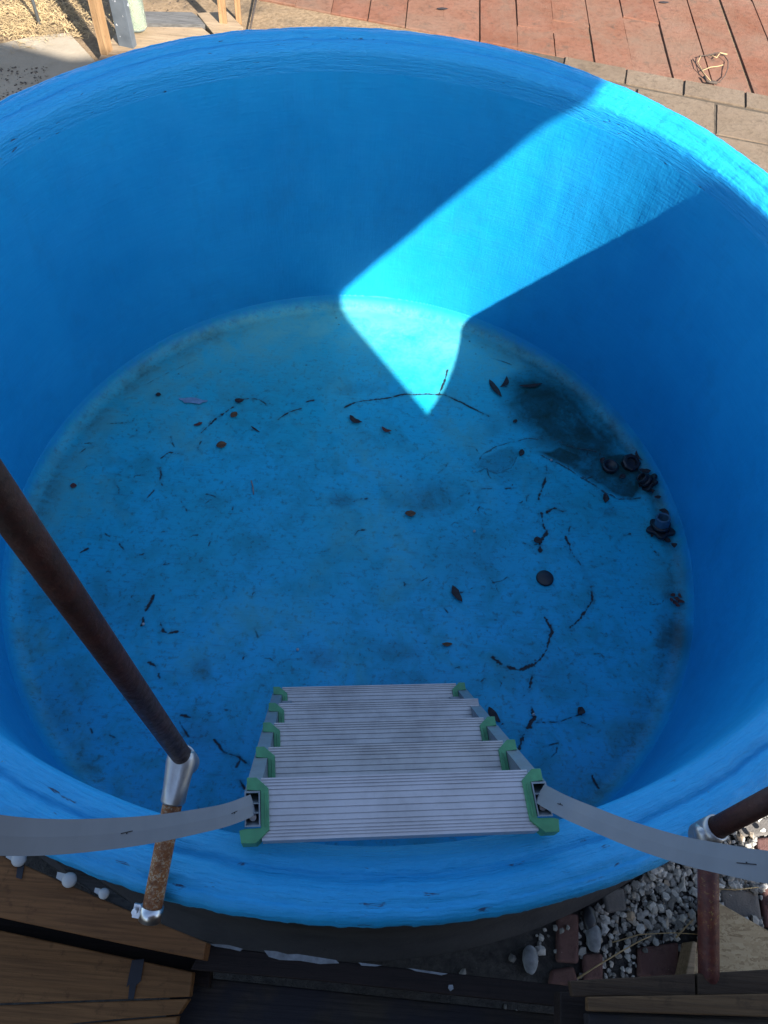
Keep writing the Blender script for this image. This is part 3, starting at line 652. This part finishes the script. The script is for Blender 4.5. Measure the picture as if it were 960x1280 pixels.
# ------------------------------------------------------------------ handrails
def handrail(b0, b1, el, endp, r, label, pm, rootz=True):
    B0, B1, E_, T = [atw(*p) for p in (b0, b1, el, endp)]
    root = empty('handrail', B0, label, 'handrail', 'handrails either side of the ladder')
    ax = (B1 - B0).normalized()
    mb = MB(); mb.tube([B0 - ax * (.004 if r > .012 else .015), B0, B0.lerp(B1, .5), B1 + ax * .01], r * .98, 24); mb.build('lower_pipe', pm, root)
    va = (T - E_).normalized()
    mb = MB(); mb.tube([E_, E_.lerp(T, .5), E_ + (T - E_) * 1.6], r, 28); mb.build('upright', M['post'], root)
    # cast elbow: sleeve on the pipe flaring into a cup that carries the upright
    side = ax.cross(va).normalized(); fr = side.cross(ax)
    rows = []; n = 28; L = (E_ - B1).length + .006
    for s_, wx, wy in ((0, 1.16, 1.16), (.04, 1.24, 1.24), (.3, 1.26, 1.2), (.6, 1.38, 1.1), (.85, 1.5, 1.1), (1.0, 1.46, 1.05), (1.12, 1.25, .9)):
        c = B1 + ax * L * s_
        for k in range(n):
            a = 2 * math.pi * k / n; g_ = 1 - .16 * math.exp(-((math.cos(a - math.pi / 2) - 1) / .03) ** 2) * (1 if .2 < s_ < .9 else 0)
            rows.append(c + side * math.cos(a) * r * wx * g_ + fr * math.sin(a) * r * wy * g_)
    mb = MB(); m = len(rows) // n
    mb.add(rows, [[i * n + k, i * n + (k + 1) % n, (i + 1) * n + (k + 1) % n, (i + 1) * n + k] for i in range(m - 1) for k in range(n)] + [list(range(n)), list(range((m - 1) * n, m * n))], True)
    mb.lathe([(r * 1.06, .012), (r * 1.22, .012), (r * 1.28, .004), (r * 1.28, -.020), (r * 1.0, -.026)], E_ + va * .004, va, 28)
    mb.build('elbow_fitting', M['cast'], root)
    return root, B0, ax, side, fr
r_ = .0121
hl, B0, ax, sd, fr = handrail((188, 1146, .925), (216, 1003, .935), (231, 950, .955), (0, 622, .455), r_, 'handrail with a speckled rusty lower pipe and dark brown upright, left of the ladder', M['rust'])
mb = MB(); mb.lathe([(r_ * 1.0, -.004), (r_ * 1.14, -.004), (r_ * 1.14, .013), (r_ * 1.0, .013)], B0, ax, 28); c = B0 - sd * 0
tl = (atw(168, 1142, .925) - B0).normalized(); mb.box(B0 + tl * r_ * 1.35 + ax * .004, (.011, .0165, .003), (tl, ax, tl.cross(ax))); mb.tube([B0 + tl * r_ * 1.6 + ax * .004 - tl.cross(ax) * .006, B0 + tl * r_ * 1.6 + ax * .004 + tl.cross(ax) * .006], .0035, 8)
mb.build('pipe_clamp', M['clamp'], hl)
handrail((886, 1222, .872), (885, 1062, .868), (886, 1040, .868), (960, 1001, .80), .0119, 'handrail with a dark red flaking lower pipe and black brown upright, right of the ladder', M['rust2'])

# ------------------------------------------------------------------ timber in front of the tank
def plank(name, pxs, z, thick, mat, label, cat, bev=.0015, jit=0, group=None):
    P = [at(*p, z + (jit * i)) for i, p in enumerate(pxs)]; mb = MB(); mb.prism(P, (0, 0, -thick)); c = sum(P, Vector()) / len(P)
    o = mb.build(name, mat, None, Vector((c.x, c.y, z - thick)), bevel=bev, seg=2); return tag(o, label, cat, group)
bl = plank('timber_beam', [(-120, 1015), (0, 1068), (100, 1112), (168, 1141), (258, 1178), (254, 1200), (150, 1179), (0, 1147), (-120, 1118)], .0, .045, M['w_beam'], 'honey brown timber beam carrying the left pipe clamp', 'beam')
mb = MB(); P = [at(*p, .0022) for p in ((22, 1080), (30, 1082), (27, 1099), (20, 1097))]; mb.prism(P, (0, 0, -.0012)); mb.build('dark_stain', M['ink'], bl)
plank('deck_board', [(-120, 1140), (0, 1163), (120, 1189), (241, 1215), (237, 1246), (120, 1250), (0, 1254), (-120, 1258)], -.075, .025, M['w_deck'], 'wide pale brown deck board with a black stain, under the honey beam', 'board', group='pale boards below the left beam')
b2 = plank('deck_board', [(-120, 1260), (0, 1256.5), (120, 1252.5), (236, 1248.5), (223, 1268), (120, 1276), (0, 1290), (-120, 1300)], -.078, .025, M['w_deck'], 'narrow pale brown deck board below the stained wide board', 'board', group='pale boards below the left beam')
plank('deck_board', [(-120, 1304), (0, 1292), (120, 1278), (222, 1270), (210, 1330), (0, 1350), (-120, 1360)], -.084, .025, M['w_deck'], 'pale brown deck board cut off by the bottom frame edge at left', 'board', group='pale boards below the left beam')
sb = [o for o in col.objects if o.name == 'deck_board'][0]
mb = MB(); P = [at(*p, -.0728) for p in ((165, 1200), (180, 1199), (176, 1226), (170, 1232), (167, 1249), (160, 1249), (162, 1230), (158, 1234))]; mb.prism(P, (0, 0, -.0012)); mb.build('black_stain', M['ink'], sb)
plank('lath', [(58, 1064), (70, 1064), (120, 1098), (184, 1142), (176, 1147), (120, 1118), (90, 1098)], -.030, .008, M['w_lath'], 'weathered grey lath lying between the honey beam and the tank', 'lath')
db = plank('dark_beam', [(254, 1181), (400, 1199), (560, 1216), (700, 1231), (735, 1238), (733, 1262), (560, 1243), (400, 1226), (238, 1212)], -.06, .06, M['w_dark'], 'long near black tarred beam with white paint drips below the tank', 'beam')
for pp in (((262, 1179.6), (285, 1181), (304, 1186), (300, 1189), (288, 1186), (268, 1183)), ((330, 1188), (345, 1189), (360, 1193), (372, 1192.5), (420, 1200), (424, 1204), (400, 1205), (376, 1201), (350, 1200), (336, 1196)), ((448, 1203), (478, 1206.5), (470, 1208), (452, 1207)), ((510, 1210), (560, 1217), (552, 1219), (520, 1214)), ((561, 1231), (566, 1231), (567, 1236), (563, 1239), (560, 1235))):
    mb = MB(); P = [at(*p, -.0575) for p in pp]; mb.prism(P, (0, 0, -.0012)); mb.build('paint_drip', M['spat'], db)
DKL = ['weathered dark board nearest the tarred beam', 'weathered dark board cut by the bottom frame edge in the middle', 'weathered dark board lying out of sight below the frame']
for i, (a, b) in enumerate(((0, .073), (.075, .15), (.152, .23))):
    A0, A1 = at(236, 1220, -.13), at(760, 1275, -.13); d = (A1 - A0).normalized(); n_ = Vector((d.y, -d.x, 0)); 
    P = [A0 + n_ * a - d * .02, A1 + n_ * a + d * .3, A1 + n_ * b + d * .3, A0 + n_ * b - d * .02]; mb = MB(); mb.prism(P, (0, 0, -.025)); tag(mb.build('floor_board', M['w_grey'], None, P[0], bevel=.002), DKL[i], 'board', 'dark boards in the middle of the bottom edge')
ra = plank('cross_plank', [(712, 1226), (869, 1217), (870, 1246), (716, 1246)], .100, .012, M['w_brown'], 'dull brown plank left of the joint under the rusty right pipe', 'plank', group='planks under the right pipe')
M['w_brown2'] = wood('grey_brown_board', (.030, .017, .010), (.06, .036, .019), R_(3))
ra.data.materials[0] = M['w_brown2']
plank('cross_plank', [(872, 1217), (1040, 1207), (1040, 1243), (872, 1245)], .100, .012, M['w_brown2'], 'dull brown plank right of the joint, under the rusty right pipe', 'plank', group='planks under the right pipe')
plank('cross_plank', [(735, 1246), (1040, 1241), (1040, 1274), (735, 1264)], .112, .012, M['w_brown'], 'lighter brown plank along the bottom right frame edge', 'plank', group='planks under the right pipe')
plank('cross_plank', [(735, 1267), (1040, 1276), (1040, 1345), (740, 1330)], .095, .02, M['w_grey'], 'dark stained plank cut by the bottom right frame edge', 'plank', group='planks under the right pipe')
plank('backing_board', [(-120, 1110), (0, 1140), (150, 1172), (262, 1195), (262, 1235), (150, 1205), (0, 1180), (-120, 1160)], -.115, .04, M['w_dark'], 'dark board added in the gap between the honey beam and the stained deck board to shade it', 'backing_board')  # added dark board makes the gap read as deep shade
plank('backing_board', [(700, 1240), (1040, 1232), (1040, 1300), (700, 1300)], .055, .03, M['w_dark'], 'dark board under the planks at the bottom right', 'backing_board')
# white caps on the beam
for px, py, lb in ((24, 1074, 'white plastic cap farthest left on the honey beam'), (87, 1100, 'white plastic cap midway along the honey beam'), (130, 1117, 'white plastic cap nearest the pipe clamp on the honey beam')):
    c = at(px, py, .004); s_ = .72 if px < 100 else .52
    rt = empty('plastic_cap', c, lb, 'cap', 'white caps along the honey beam')
    mb = MB(); mb.lathe([(.0125 * s_, 0), (.0126 * s_, .003 * s_), (.0112 * s_, .0065 * s_), (.007 * s_, .0090 * s_), (.0001, .0098 * s_)], c, (.15, -.1, 1), 20); mb.build('dome', M['white'], rt)
    d = Vector((-.9, .38, 0)).normalized(); n_ = Vector((-d.y, d.x, 0)); mb = MB(); mb.prism([c + d * .008 * s_ - n_ * .006 * s_, c + d * .026 * s_ - n_ * .001 * s_, c + d * .022 * s_ + n_ * .008 * s_, c + d * .008 * s_ + n_ * .008 * s_], (0, 0, .002)); mb.build('tab', M['white'], rt)

# ------------------------------------------------------------------ things on the tank floor
ZF = H + .003
def leaf(name, px, py, l, w, a, curl, mat, label, cat='leaf', group='dead leaves on the tank floor', z=0):
    c = at(px, py, ZF + z); mb = MB(); d = Vector((math.cos(a), math.sin(a), 0)); n_ = Vector((-d.y, d.x, 0)); m = 9; vt = []; sd_ = random.uniform(0, 99)
    for i in range(m):
        t = i / (m - 1); s_ = (t - .5) * l; hw = w / 2 * (max(.04, math.sin(math.pi * min(1, t * 1.02 + .0)) ** .7)) * (1 + .25 * noise.noise(Vector((t * 4, sd_, 0))))
        cz = curl * ((2 * t - 1) ** 2) * l * .5; bend = n_ * curl * l * .35 * ((2 * t - 1) ** 2)
        for k in (-1, -.5, 0, .5, 1):
            vt.append(c + d * s_ + bend + n_ * hw * k + Vector((0, 0, .0012 + cz * .4 + abs(k) * hw * .55 * (.6 + curl) + .0006 * noise.noise(Vector((t * 9, k * 3, sd_))))))
    nt = len(vt); vb = [v - Vector((0, 0, .0007)) for v in vt]
    f = []
    for i in range(m - 1):
        for k in range(4):
            q_ = [i * 5 + k, i * 5 + k + 1, (i + 1) * 5 + k + 1, (i + 1) * 5 + k]; f += [q_, [x + nt for x in reversed(q_)]]
    per_ = [i * 5 for i in range(m)] + [(m - 1) * 5 + k for k in range(1, 5)] + [i * 5 + 4 for i in range(m - 2, -1, -1)] + [k for k in range(3, 0, -1)]
    for a_, b_ in zip(per_, per_[1:] + per_[:1]): f.append([a_, b_, b_ + nt, a_ + nt])
    mb.add(vt + vb, f, True); return tag(mb.build(name, mat, None, c), label, cat, group)
pi = math.pi
leaf('dead_leaf', 277, 557, .034, .028, .4, .15, M['leaf_b'], 'round brown leaf, largest and lowest of the cluster left of centre')
leaf('dead_leaf', 293, 519, .028, .022, 1.0, .2, M['leaf_b'], 'oval brown leaf in the middle of the cluster on the left')
leaf('dead_leaf', 299, 502, .030, .020, .1, .4, M['leaf_d'], 'dark crumpled leaf at the top of the cluster by a crack')
leaf('dead_leaf', 248, 531, .030, .012, .5, .3, M['leaf_r'], 'narrow brown leaf left of the oval leaf by the crack')
leaf('dead_leaf', 443, 527, .050, .020, -.5, .55, M['leaf_d'], 'curled dark brown leaf below the long far crack')
leaf('dead_leaf', 482, 539, .036, .014, -.4, .6, M['leaf_r'], 'small curled reddish leaf right of the curled dark brown one')
leaf('dead_leaf', 513, 643, .034, .022, .1, .25, M['leaf_b'], 'round brown leaf alone near the middle of the floor')
leaf('dead_leaf', 570, 743, .058, .022, -1.05, .2, M['leaf_d'], 'pointed black leaf alone below the middle of the floor')
leaf('dead_leaf', 618, 486, .085, .022, -1.05, .12, M['leaf_d'], 'long dark pointed leaf, left one at the edge of the silt')
leaf('dead_leaf', 632, 480, .060, .016, 1.15, .5, M['leaf_d'], 'curved dark leaf right beside the long pointed one by the silt')
leaf('dead_leaf', 664, 483, .085, .014, .25, .2, M['leaf_d'], 'thin dark leaf lying level on the upper silt')
leaf('dead_leaf', 652, 566, .030, .018, 1.3, .1, M['leaf_d'], 'small dark oval leaf at the pointed end of the silt line')
leaf('dead_leaf', 757, 623, .038, .020, 1.5, .2, M['leaf_d'], 'dark upright leaf scrap just under the silt edge')
leaf('dead_leaf', 616, 895, .050, .022, -.9, .3, M['leaf_d'], 'dark pointed leaf right behind the ladder treads')
leaf('dead_leaf', 672, 676, .026, .024, .4, .2, M['leaf_d'], 'black round leaf scrap on the crack right of the middle')
leaf('dead_leaf', 319, 537, .040, .006, -.6, .1, M['leaf_d'], 'thin dark sliver of leaf right of the left cluster')
leaf('dead_leaf', 644, 527, .020, .012, .8, .2, M['leaf_d'], 'tiny dark leaf at the upper left of the silt')
leaf('dead_leaf', 198, 494, .018, .016, 0, .3, M['leaf_d'], 'tiny dark round leaf near the far left wall')
leaf('dead_leaf', 92, 608, .020, .018, 0, .3, M['leaf_r'], 'tiny dark leaf beside the left upright near the wall')
leaf('dead_leaf', 726, 889, .024, .020, 1, .3, M['leaf_d'], 'small dark leaf at the right end of the faint crack')
leaf('dead_leaf', 157 + 402, 806, .030, .012, .1, .2, M['leaf_b'], 'small brown leaf on the floor above the ladder right end')
for i, (px, py) in enumerate(((841, 744), (846, 749), (849, 745), (843, 753), (850, 752), (846, 757), (839, 750))):
    leaf('dead_leaf', px, py, random.uniform(.012, .026), random.uniform(.008, .014), i * 2.3 + .4, random.uniform(.1, .6), M['leaf_r'], 'one of the reddish leaves clumped against the right wall foot', group='reddish leaf clump at the right wall', z=.002 * i)
for i, (px, py) in enumerate(((806, 590), (815, 614), (801, 606), (833, 676), (815, 668), (838, 664), (796, 571), (778, 596), (830, 640), (752, 577), (822, 622), (842, 682))):
    leaf('dead_leaf', px, py, random.uniform(.016, .042), random.uniform(.010, .022), i * 1.9, random.uniform(.1, .6), M['leaf_d'], 'black leaf scrap caught around the drain fittings', group='black leaf scraps round the drain fittings', z=.004 + .014 * max(0, (at(px, py, H).xy.length - .955) / .03))
stalk('twig', [(314, 601), (316, 608), (317, 618)], ZF + .002, .0022, M['twig'], 'short pale twig on the floor below the brown leaf cluster', 'twig')
c = at(241, 501, ZF + .002); mb = MB()
mb.prism([c + Vector((math.cos(a) * .045 * (1 + .2 * math.sin(3 * a)), math.sin(a) * .012 * (1 + .3 * math.sin(5 * a)), 0)) for a in [2 * pi * k / 14 for k in range(14)]], (0, 0, .0012)); M['film'] = simple('cloudy_film', (.13, .24, .36), .5, 0, .2, 60, .4)
tag(mb.build('film_scrap', M['film'], None, c), 'long scrap of cloudy film on the floor near the far left wall', 'scrap')
# small pale crumbs
for px, py, lb in ((593, 664, 'tiny white crumb alone right of the middle leaf'), (372, 812, 'tiny white crumb on the floor left of the middle, above the ladder'), (667, 893, 'pale crumb caught in the crack behind the ladder'), (689, 575, 'pale crumb at the lower silt edge'), (179, 780, 'pale crumb at the end of the short left crack')):
    c = at(px, py, ZF + .003); mb = MB(); bm = bmesh.new(); bmesh.ops.create_icosphere(bm, subdivisions=1, radius=.004); mb.add([c + v.co * (1 + .3 * random.random()) for v in bm.verts], [[v.index for v in f.verts] for f in bm.faces]); bm.free(); tag(mb.build('crumb', M['white'], None, c), lb, 'crumb', 'pale crumbs on the tank floor')
c = at(681, 723, ZF); mb = MB(); mb.lathe([(.0001, .006), (.022, .006), (.0255, .004), (.026, 0)], c, n=28); cap = tag(mb.build('drain_plug', M['black'], None, c), 'flat round black plug on the floor right of the middle', 'plug')
# drain fittings against the right wall
def fitting_pipe(px, py, r, h, lean, mats, label, lobes):
    c = at(px, py, ZF); rt = empty('drain_fitting', c, label, 'drain fitting', 'black drain fittings at the right wall')
    ax = Vector(lean).normalized(); mb = MB(); a0 = ax.orthogonal().normalized(); b0 = ax.cross(a0); n = 60; prof = []
    pts = [c + ax * .004 + (a0 * math.cos(2 * pi * k / n) + b0 * math.sin(2 * pi * k / n)) * r * (1.75 + .30 * math.cos(lobes * 2 * pi * k / n)) for k in range(n)]
    mb.prism(pts, ax * .012); mb.build('lobed_flange', mats[0], rt, bevel=.003)
    mb = MB(); mb.lathe([(r, 0), (r, h - .003), (r - .001, h), (r - .005, h), (r - .0055, h - .004), (r - .0055, .017), (.0001, .017)], c, ax, 28); mb.build('pipe_stub', mats[1], rt)
    mb = MB(); mb.lathe([(r * 1.02, .016), (r * 1.22, .016), (r * 1.22, .030), (r * 1.02, .030)], c, ax, 28); mb.build('collar', mats[0], rt)
    return rt
fitting_pipe(825, 664, .022, .060, (-.15, .25, 1), (M['black'], M['bluepipe']), 'blue grey pipe stub in a lobed black flange at the right wall foot', 5)
fitting_pipe(812, 606, .019, .045, (-.75, .2, .55), (M['black'], M['black']), 'black threaded coupling tipped over between the silt and the pipe stub', 6)
c = at(787, 580, ZF); mb = MB(); mb.lathe([(.030, 0), (.031, .016), (.026, .019), (.018, .019), (.016, .010), (.0001, .009)], c, (.1, -.2, 1), 8, smooth=False); tag(mb.build('pipe_nut', M['black'], None, c), 'black hexagon like pipe nut in the silt beside the ring', 'nut')
c = at(762, 584, ZF); mb = MB(); mb.lathe([(.026, 0), (.026, .010), (.023, .012), (.019, .012), (.018, .004), (.0001, .003)], c, (0, 0, 1), 28); tag(mb.build('pipe_ring', M['black'], None, c), 'low round black ring lying in the silt, left of the nut', 'ring')
# ------------------------------------------------------------------ things behind the tank, top left
def upright(name, pxb, size, h, mat, label, cat, ang=0, lean=(0, 0), zb=G):
    b = at(*pxb, zb); ax = Vector((lean[0], lean[1], 1)).normalized(); x = Vector((math.cos(ang), math.sin(ang), 0)); y = ax.cross(x).normalized(); x = y.cross(ax)
    mb = MB(); mb.box(b + ax * h / 2, (size[0], size[1], h), (x, y, ax)); return tag(mb.build(name, mat, None, b, bevel=.002), label, cat), b, x, y, ax
b = at(51, 36, G); mb = MB(); mb.tube([b, b + Vector((.004, 0, .5)), b + Vector((0, .01, 1.0))], .0065, 12); tag(mb.build('thin_rod', M['rail'], None, b), 'thin grey rod stuck upright in the straw at far left', 'rod')
upright('wood_post', (137, 80), (.026, .050), 1.3, M['w_post'], 'thin fresh orange wooden post left of the dark steel bar', 'post', R_(-12))
st, b, x, y, ax = upright('steel_bar', (163, 72), (.060, .030), 1.3, M['steel'], 'dark grey steel bar with white paint spatters beside the wooden post', 'bar', R_(-12))
upright('wood_stake', (281, 44), (.030, .020), .9, M['w_post'], 'orange wooden stake, left one of the pair behind the far rim', 'stake', R_(5))
upright('wood_stake', (299, 30), (.022, .020), .9, M['w_post'], 'orange wooden stake, right one of the pair behind the far rim', 'stake', R_(5))
c = at(172, 37, -.452); jr = .039
rt = empty('glass_jar', c, 'greenish glass jar standing on the pale plank beside the steel bar', 'jar')
mb = MB(); mb.lathe([(.0001, .004), (jr * .8, .004), (jr * .96, .010), (jr, .02), (jr, .30), (jr - .0035, .30), (jr - .0035, .02), (jr * .85, .012), (.0001, .012)], c, n=40); mb.build('body', M['glass'], rt)
mb = MB(); mb.lathe([(jr * 1.03, .285), (jr * 1.03, .312), (.0001, .314)], c, n=40); mb.build('lid', M['rail'], rt)
plank('pale_plank', [(120, 78), (150, 33), (252, 34), (275, 52), (240, 75)], -.455, .022, M['w_pale'], 'pale plank under the glass jar', 'plank')
plank('pale_plank', [(180, 29), (180, 14), (240, 15), (262, 31)], -.458, .022, M['w_lath'], 'plank behind the jar, coloured grey for its shade', 'plank')  # greyer wood than its neighbours holds this plank's shade in its colour
plank('pale_plank', [(246, 16), (284, 14), (304, 34), (300, 60), (282, 60), (262, 36)], -.452, .022, M['w_pale'], 'pale plank with the orange stakes standing in front of it', 'plank')
stalk('brown_stick', [(322, -10), (316, 20), (311, 45)], G + .03, .005, M['twig_d'], 'thin brown stick at the left edge of the red bricks', 'stick')
# ring of twigs on the bricks
rt_c = at(897, 85, G + .014); rt = empty('twig_ring', rt_c, 'curled ring of dry twigs lying on the red bricks', 'twig')
def ringpts(pp, z0, j): return [at(x, y, G + z0 + .010 * abs(math.sin(i * 1.3 + j))) for i, (x, y) in enumerate(pp)]
for j, (pp, r, m) in enumerate((([(866, 74), (873, 84), (882, 95), (890, 101), (899, 103), (906, 95), (910, 85), (910, 76), (905, 69), (897, 66), (885, 69), (874, 70)], 0.0020, 'twig_d'), ([(878, 88), (888, 84), (897, 83), (904, 81)], .0020, 'straw_m'), ([(876, 70), (872, 78), (880, 92), (890, 103)], .0018, 'straw_m'), ([(886, 68), (896, 72), (900, 66), (909, 68)], .0022, 'straw_m'), ([(880, 96), (884, 102), (896, 104)], .0050, 'twig_d'))):
    mb = MB(); mb.tube(ringpts(pp, .014, j), r, 7); mb.build('twig', M[m], rt)
for px, py, lb in ((830, 4, 'dark leaf scrap on the bricks at the top frame edge'), (553, 12, 'dark leaf scrap on the bricks above the far rim')):
    leaf('dead_leaf', px, py, .05, .018, .2, .2, M['leaf_d'], lb, group='leaf scraps on the bricks', z=G - H + .006)

# ------------------------------------------------------------------ unseen blocker added behind the steps, outlined to cast the big shade
de = Vector((.804, .595, 0)); dd = Vector((-.595, .804, 0)); SUN_EL = R_(37.2); PD = -2.2
def sp(l, h): q_ = de * l + dd * PD; q_.z = h + (-PD) * math.tan(SUN_EL); return q_
blocker = empty('shade_blocker', sp(-1.5, -2.3), 'boarded blocker added out of view behind the steps to cast the big shade', 'blocker')
mb = MB(); mb.prism([sp(l, h) for l, h in ((-2.6, -2.35), (.05, -2.35), (.12, -1.40), (.455, -.66), (.455, -.20), (.40, -.10), (.30, .3), (-2.6, .6))], dd * -.08); mb.build('wall', M['w_blocker'], blocker)  # lower panel of the added blocker, cut to the shadow edge it casts
mb = MB(); mb.prism([sp(l, h) for l, h in ((.42, -.16), (.455, -.20), (.48, -.075), (.667, .10), (.759, .204), (.831, .29), (.881, .359), (.998, .437), (1.30, .62), (1.28, .72), (.6, .97), (.023, 1.13), (-.153, 1.30), (-.7, 1.8), (-2.7, 2.0), (-2.7, .62), (.29, .32), (.39, -.09))], dd * -.12); mb.build('upper_panel', M['w_blocker'], blocker)  # upper panel of the added blocker, outline shaped for its shadow

# ------------------------------------------------------------------ camera, light, world
cd = bpy.data.cameras.new('camera'); cam = bpy.data.objects.new('camera', cd); col.objects.link(cam); sc.camera = cam
cam.matrix_world = Matrix(((RT.x, UP.x, -FW.x, CAM.x), (RT.y, UP.y, -FW.y, CAM.y), (RT.z, UP.z, -FW.z, CAM.z), (0, 0, 0, 1)))
cd.sensor_fit = 'HORIZONTAL'; cd.sensor_width = 36; cd.lens = 36 * FPX / 960; cd.clip_start = .02; cd.clip_end = 500
sd = bpy.data.lights.new('sun', 'SUN'); sd.energy = 4.8; sd.angle = R_(.53); sd.color = (1, .95, .88); so = bpy.data.objects.new('sun', sd); col.objects.link(so)
to_sun = Vector((.595 * math.cos(SUN_EL), -.804 * math.cos(SUN_EL), math.sin(SUN_EL))); so.rotation_euler = to_sun.to_track_quat('Z', 'Y').to_euler(); so.location = to_sun * 8
w = bpy.data.worlds.new('World'); sc.world = w; w.use_nodes = True; nt = w.node_tree
sky = nt.nodes.new('ShaderNodeTexSky'); sky.sky_type = 'NISHITA'; sky.sun_disc = False; sky.sun_elevation = SUN_EL; sky.sun_rotation = math.atan2(to_sun.x, to_sun.y); sky.air_density = 1; sky.dust_density = 1.2
bg = nt.nodes['Background']; bg.inputs['Strength'].default_value = .10; nt.links.new(sky.outputs['Color'], bg.inputs['Color'])
sc.view_settings.view_transform = 'Standard'; sc.view_settings.look = 'None'; sc.view_settings.exposure = 1.76; sc.view_settings.gamma = 1
sc.render.engine = 'CYCLES'; sc.cycles.max_bounces = 8; sc.cycles.diffuse_bounces = 3
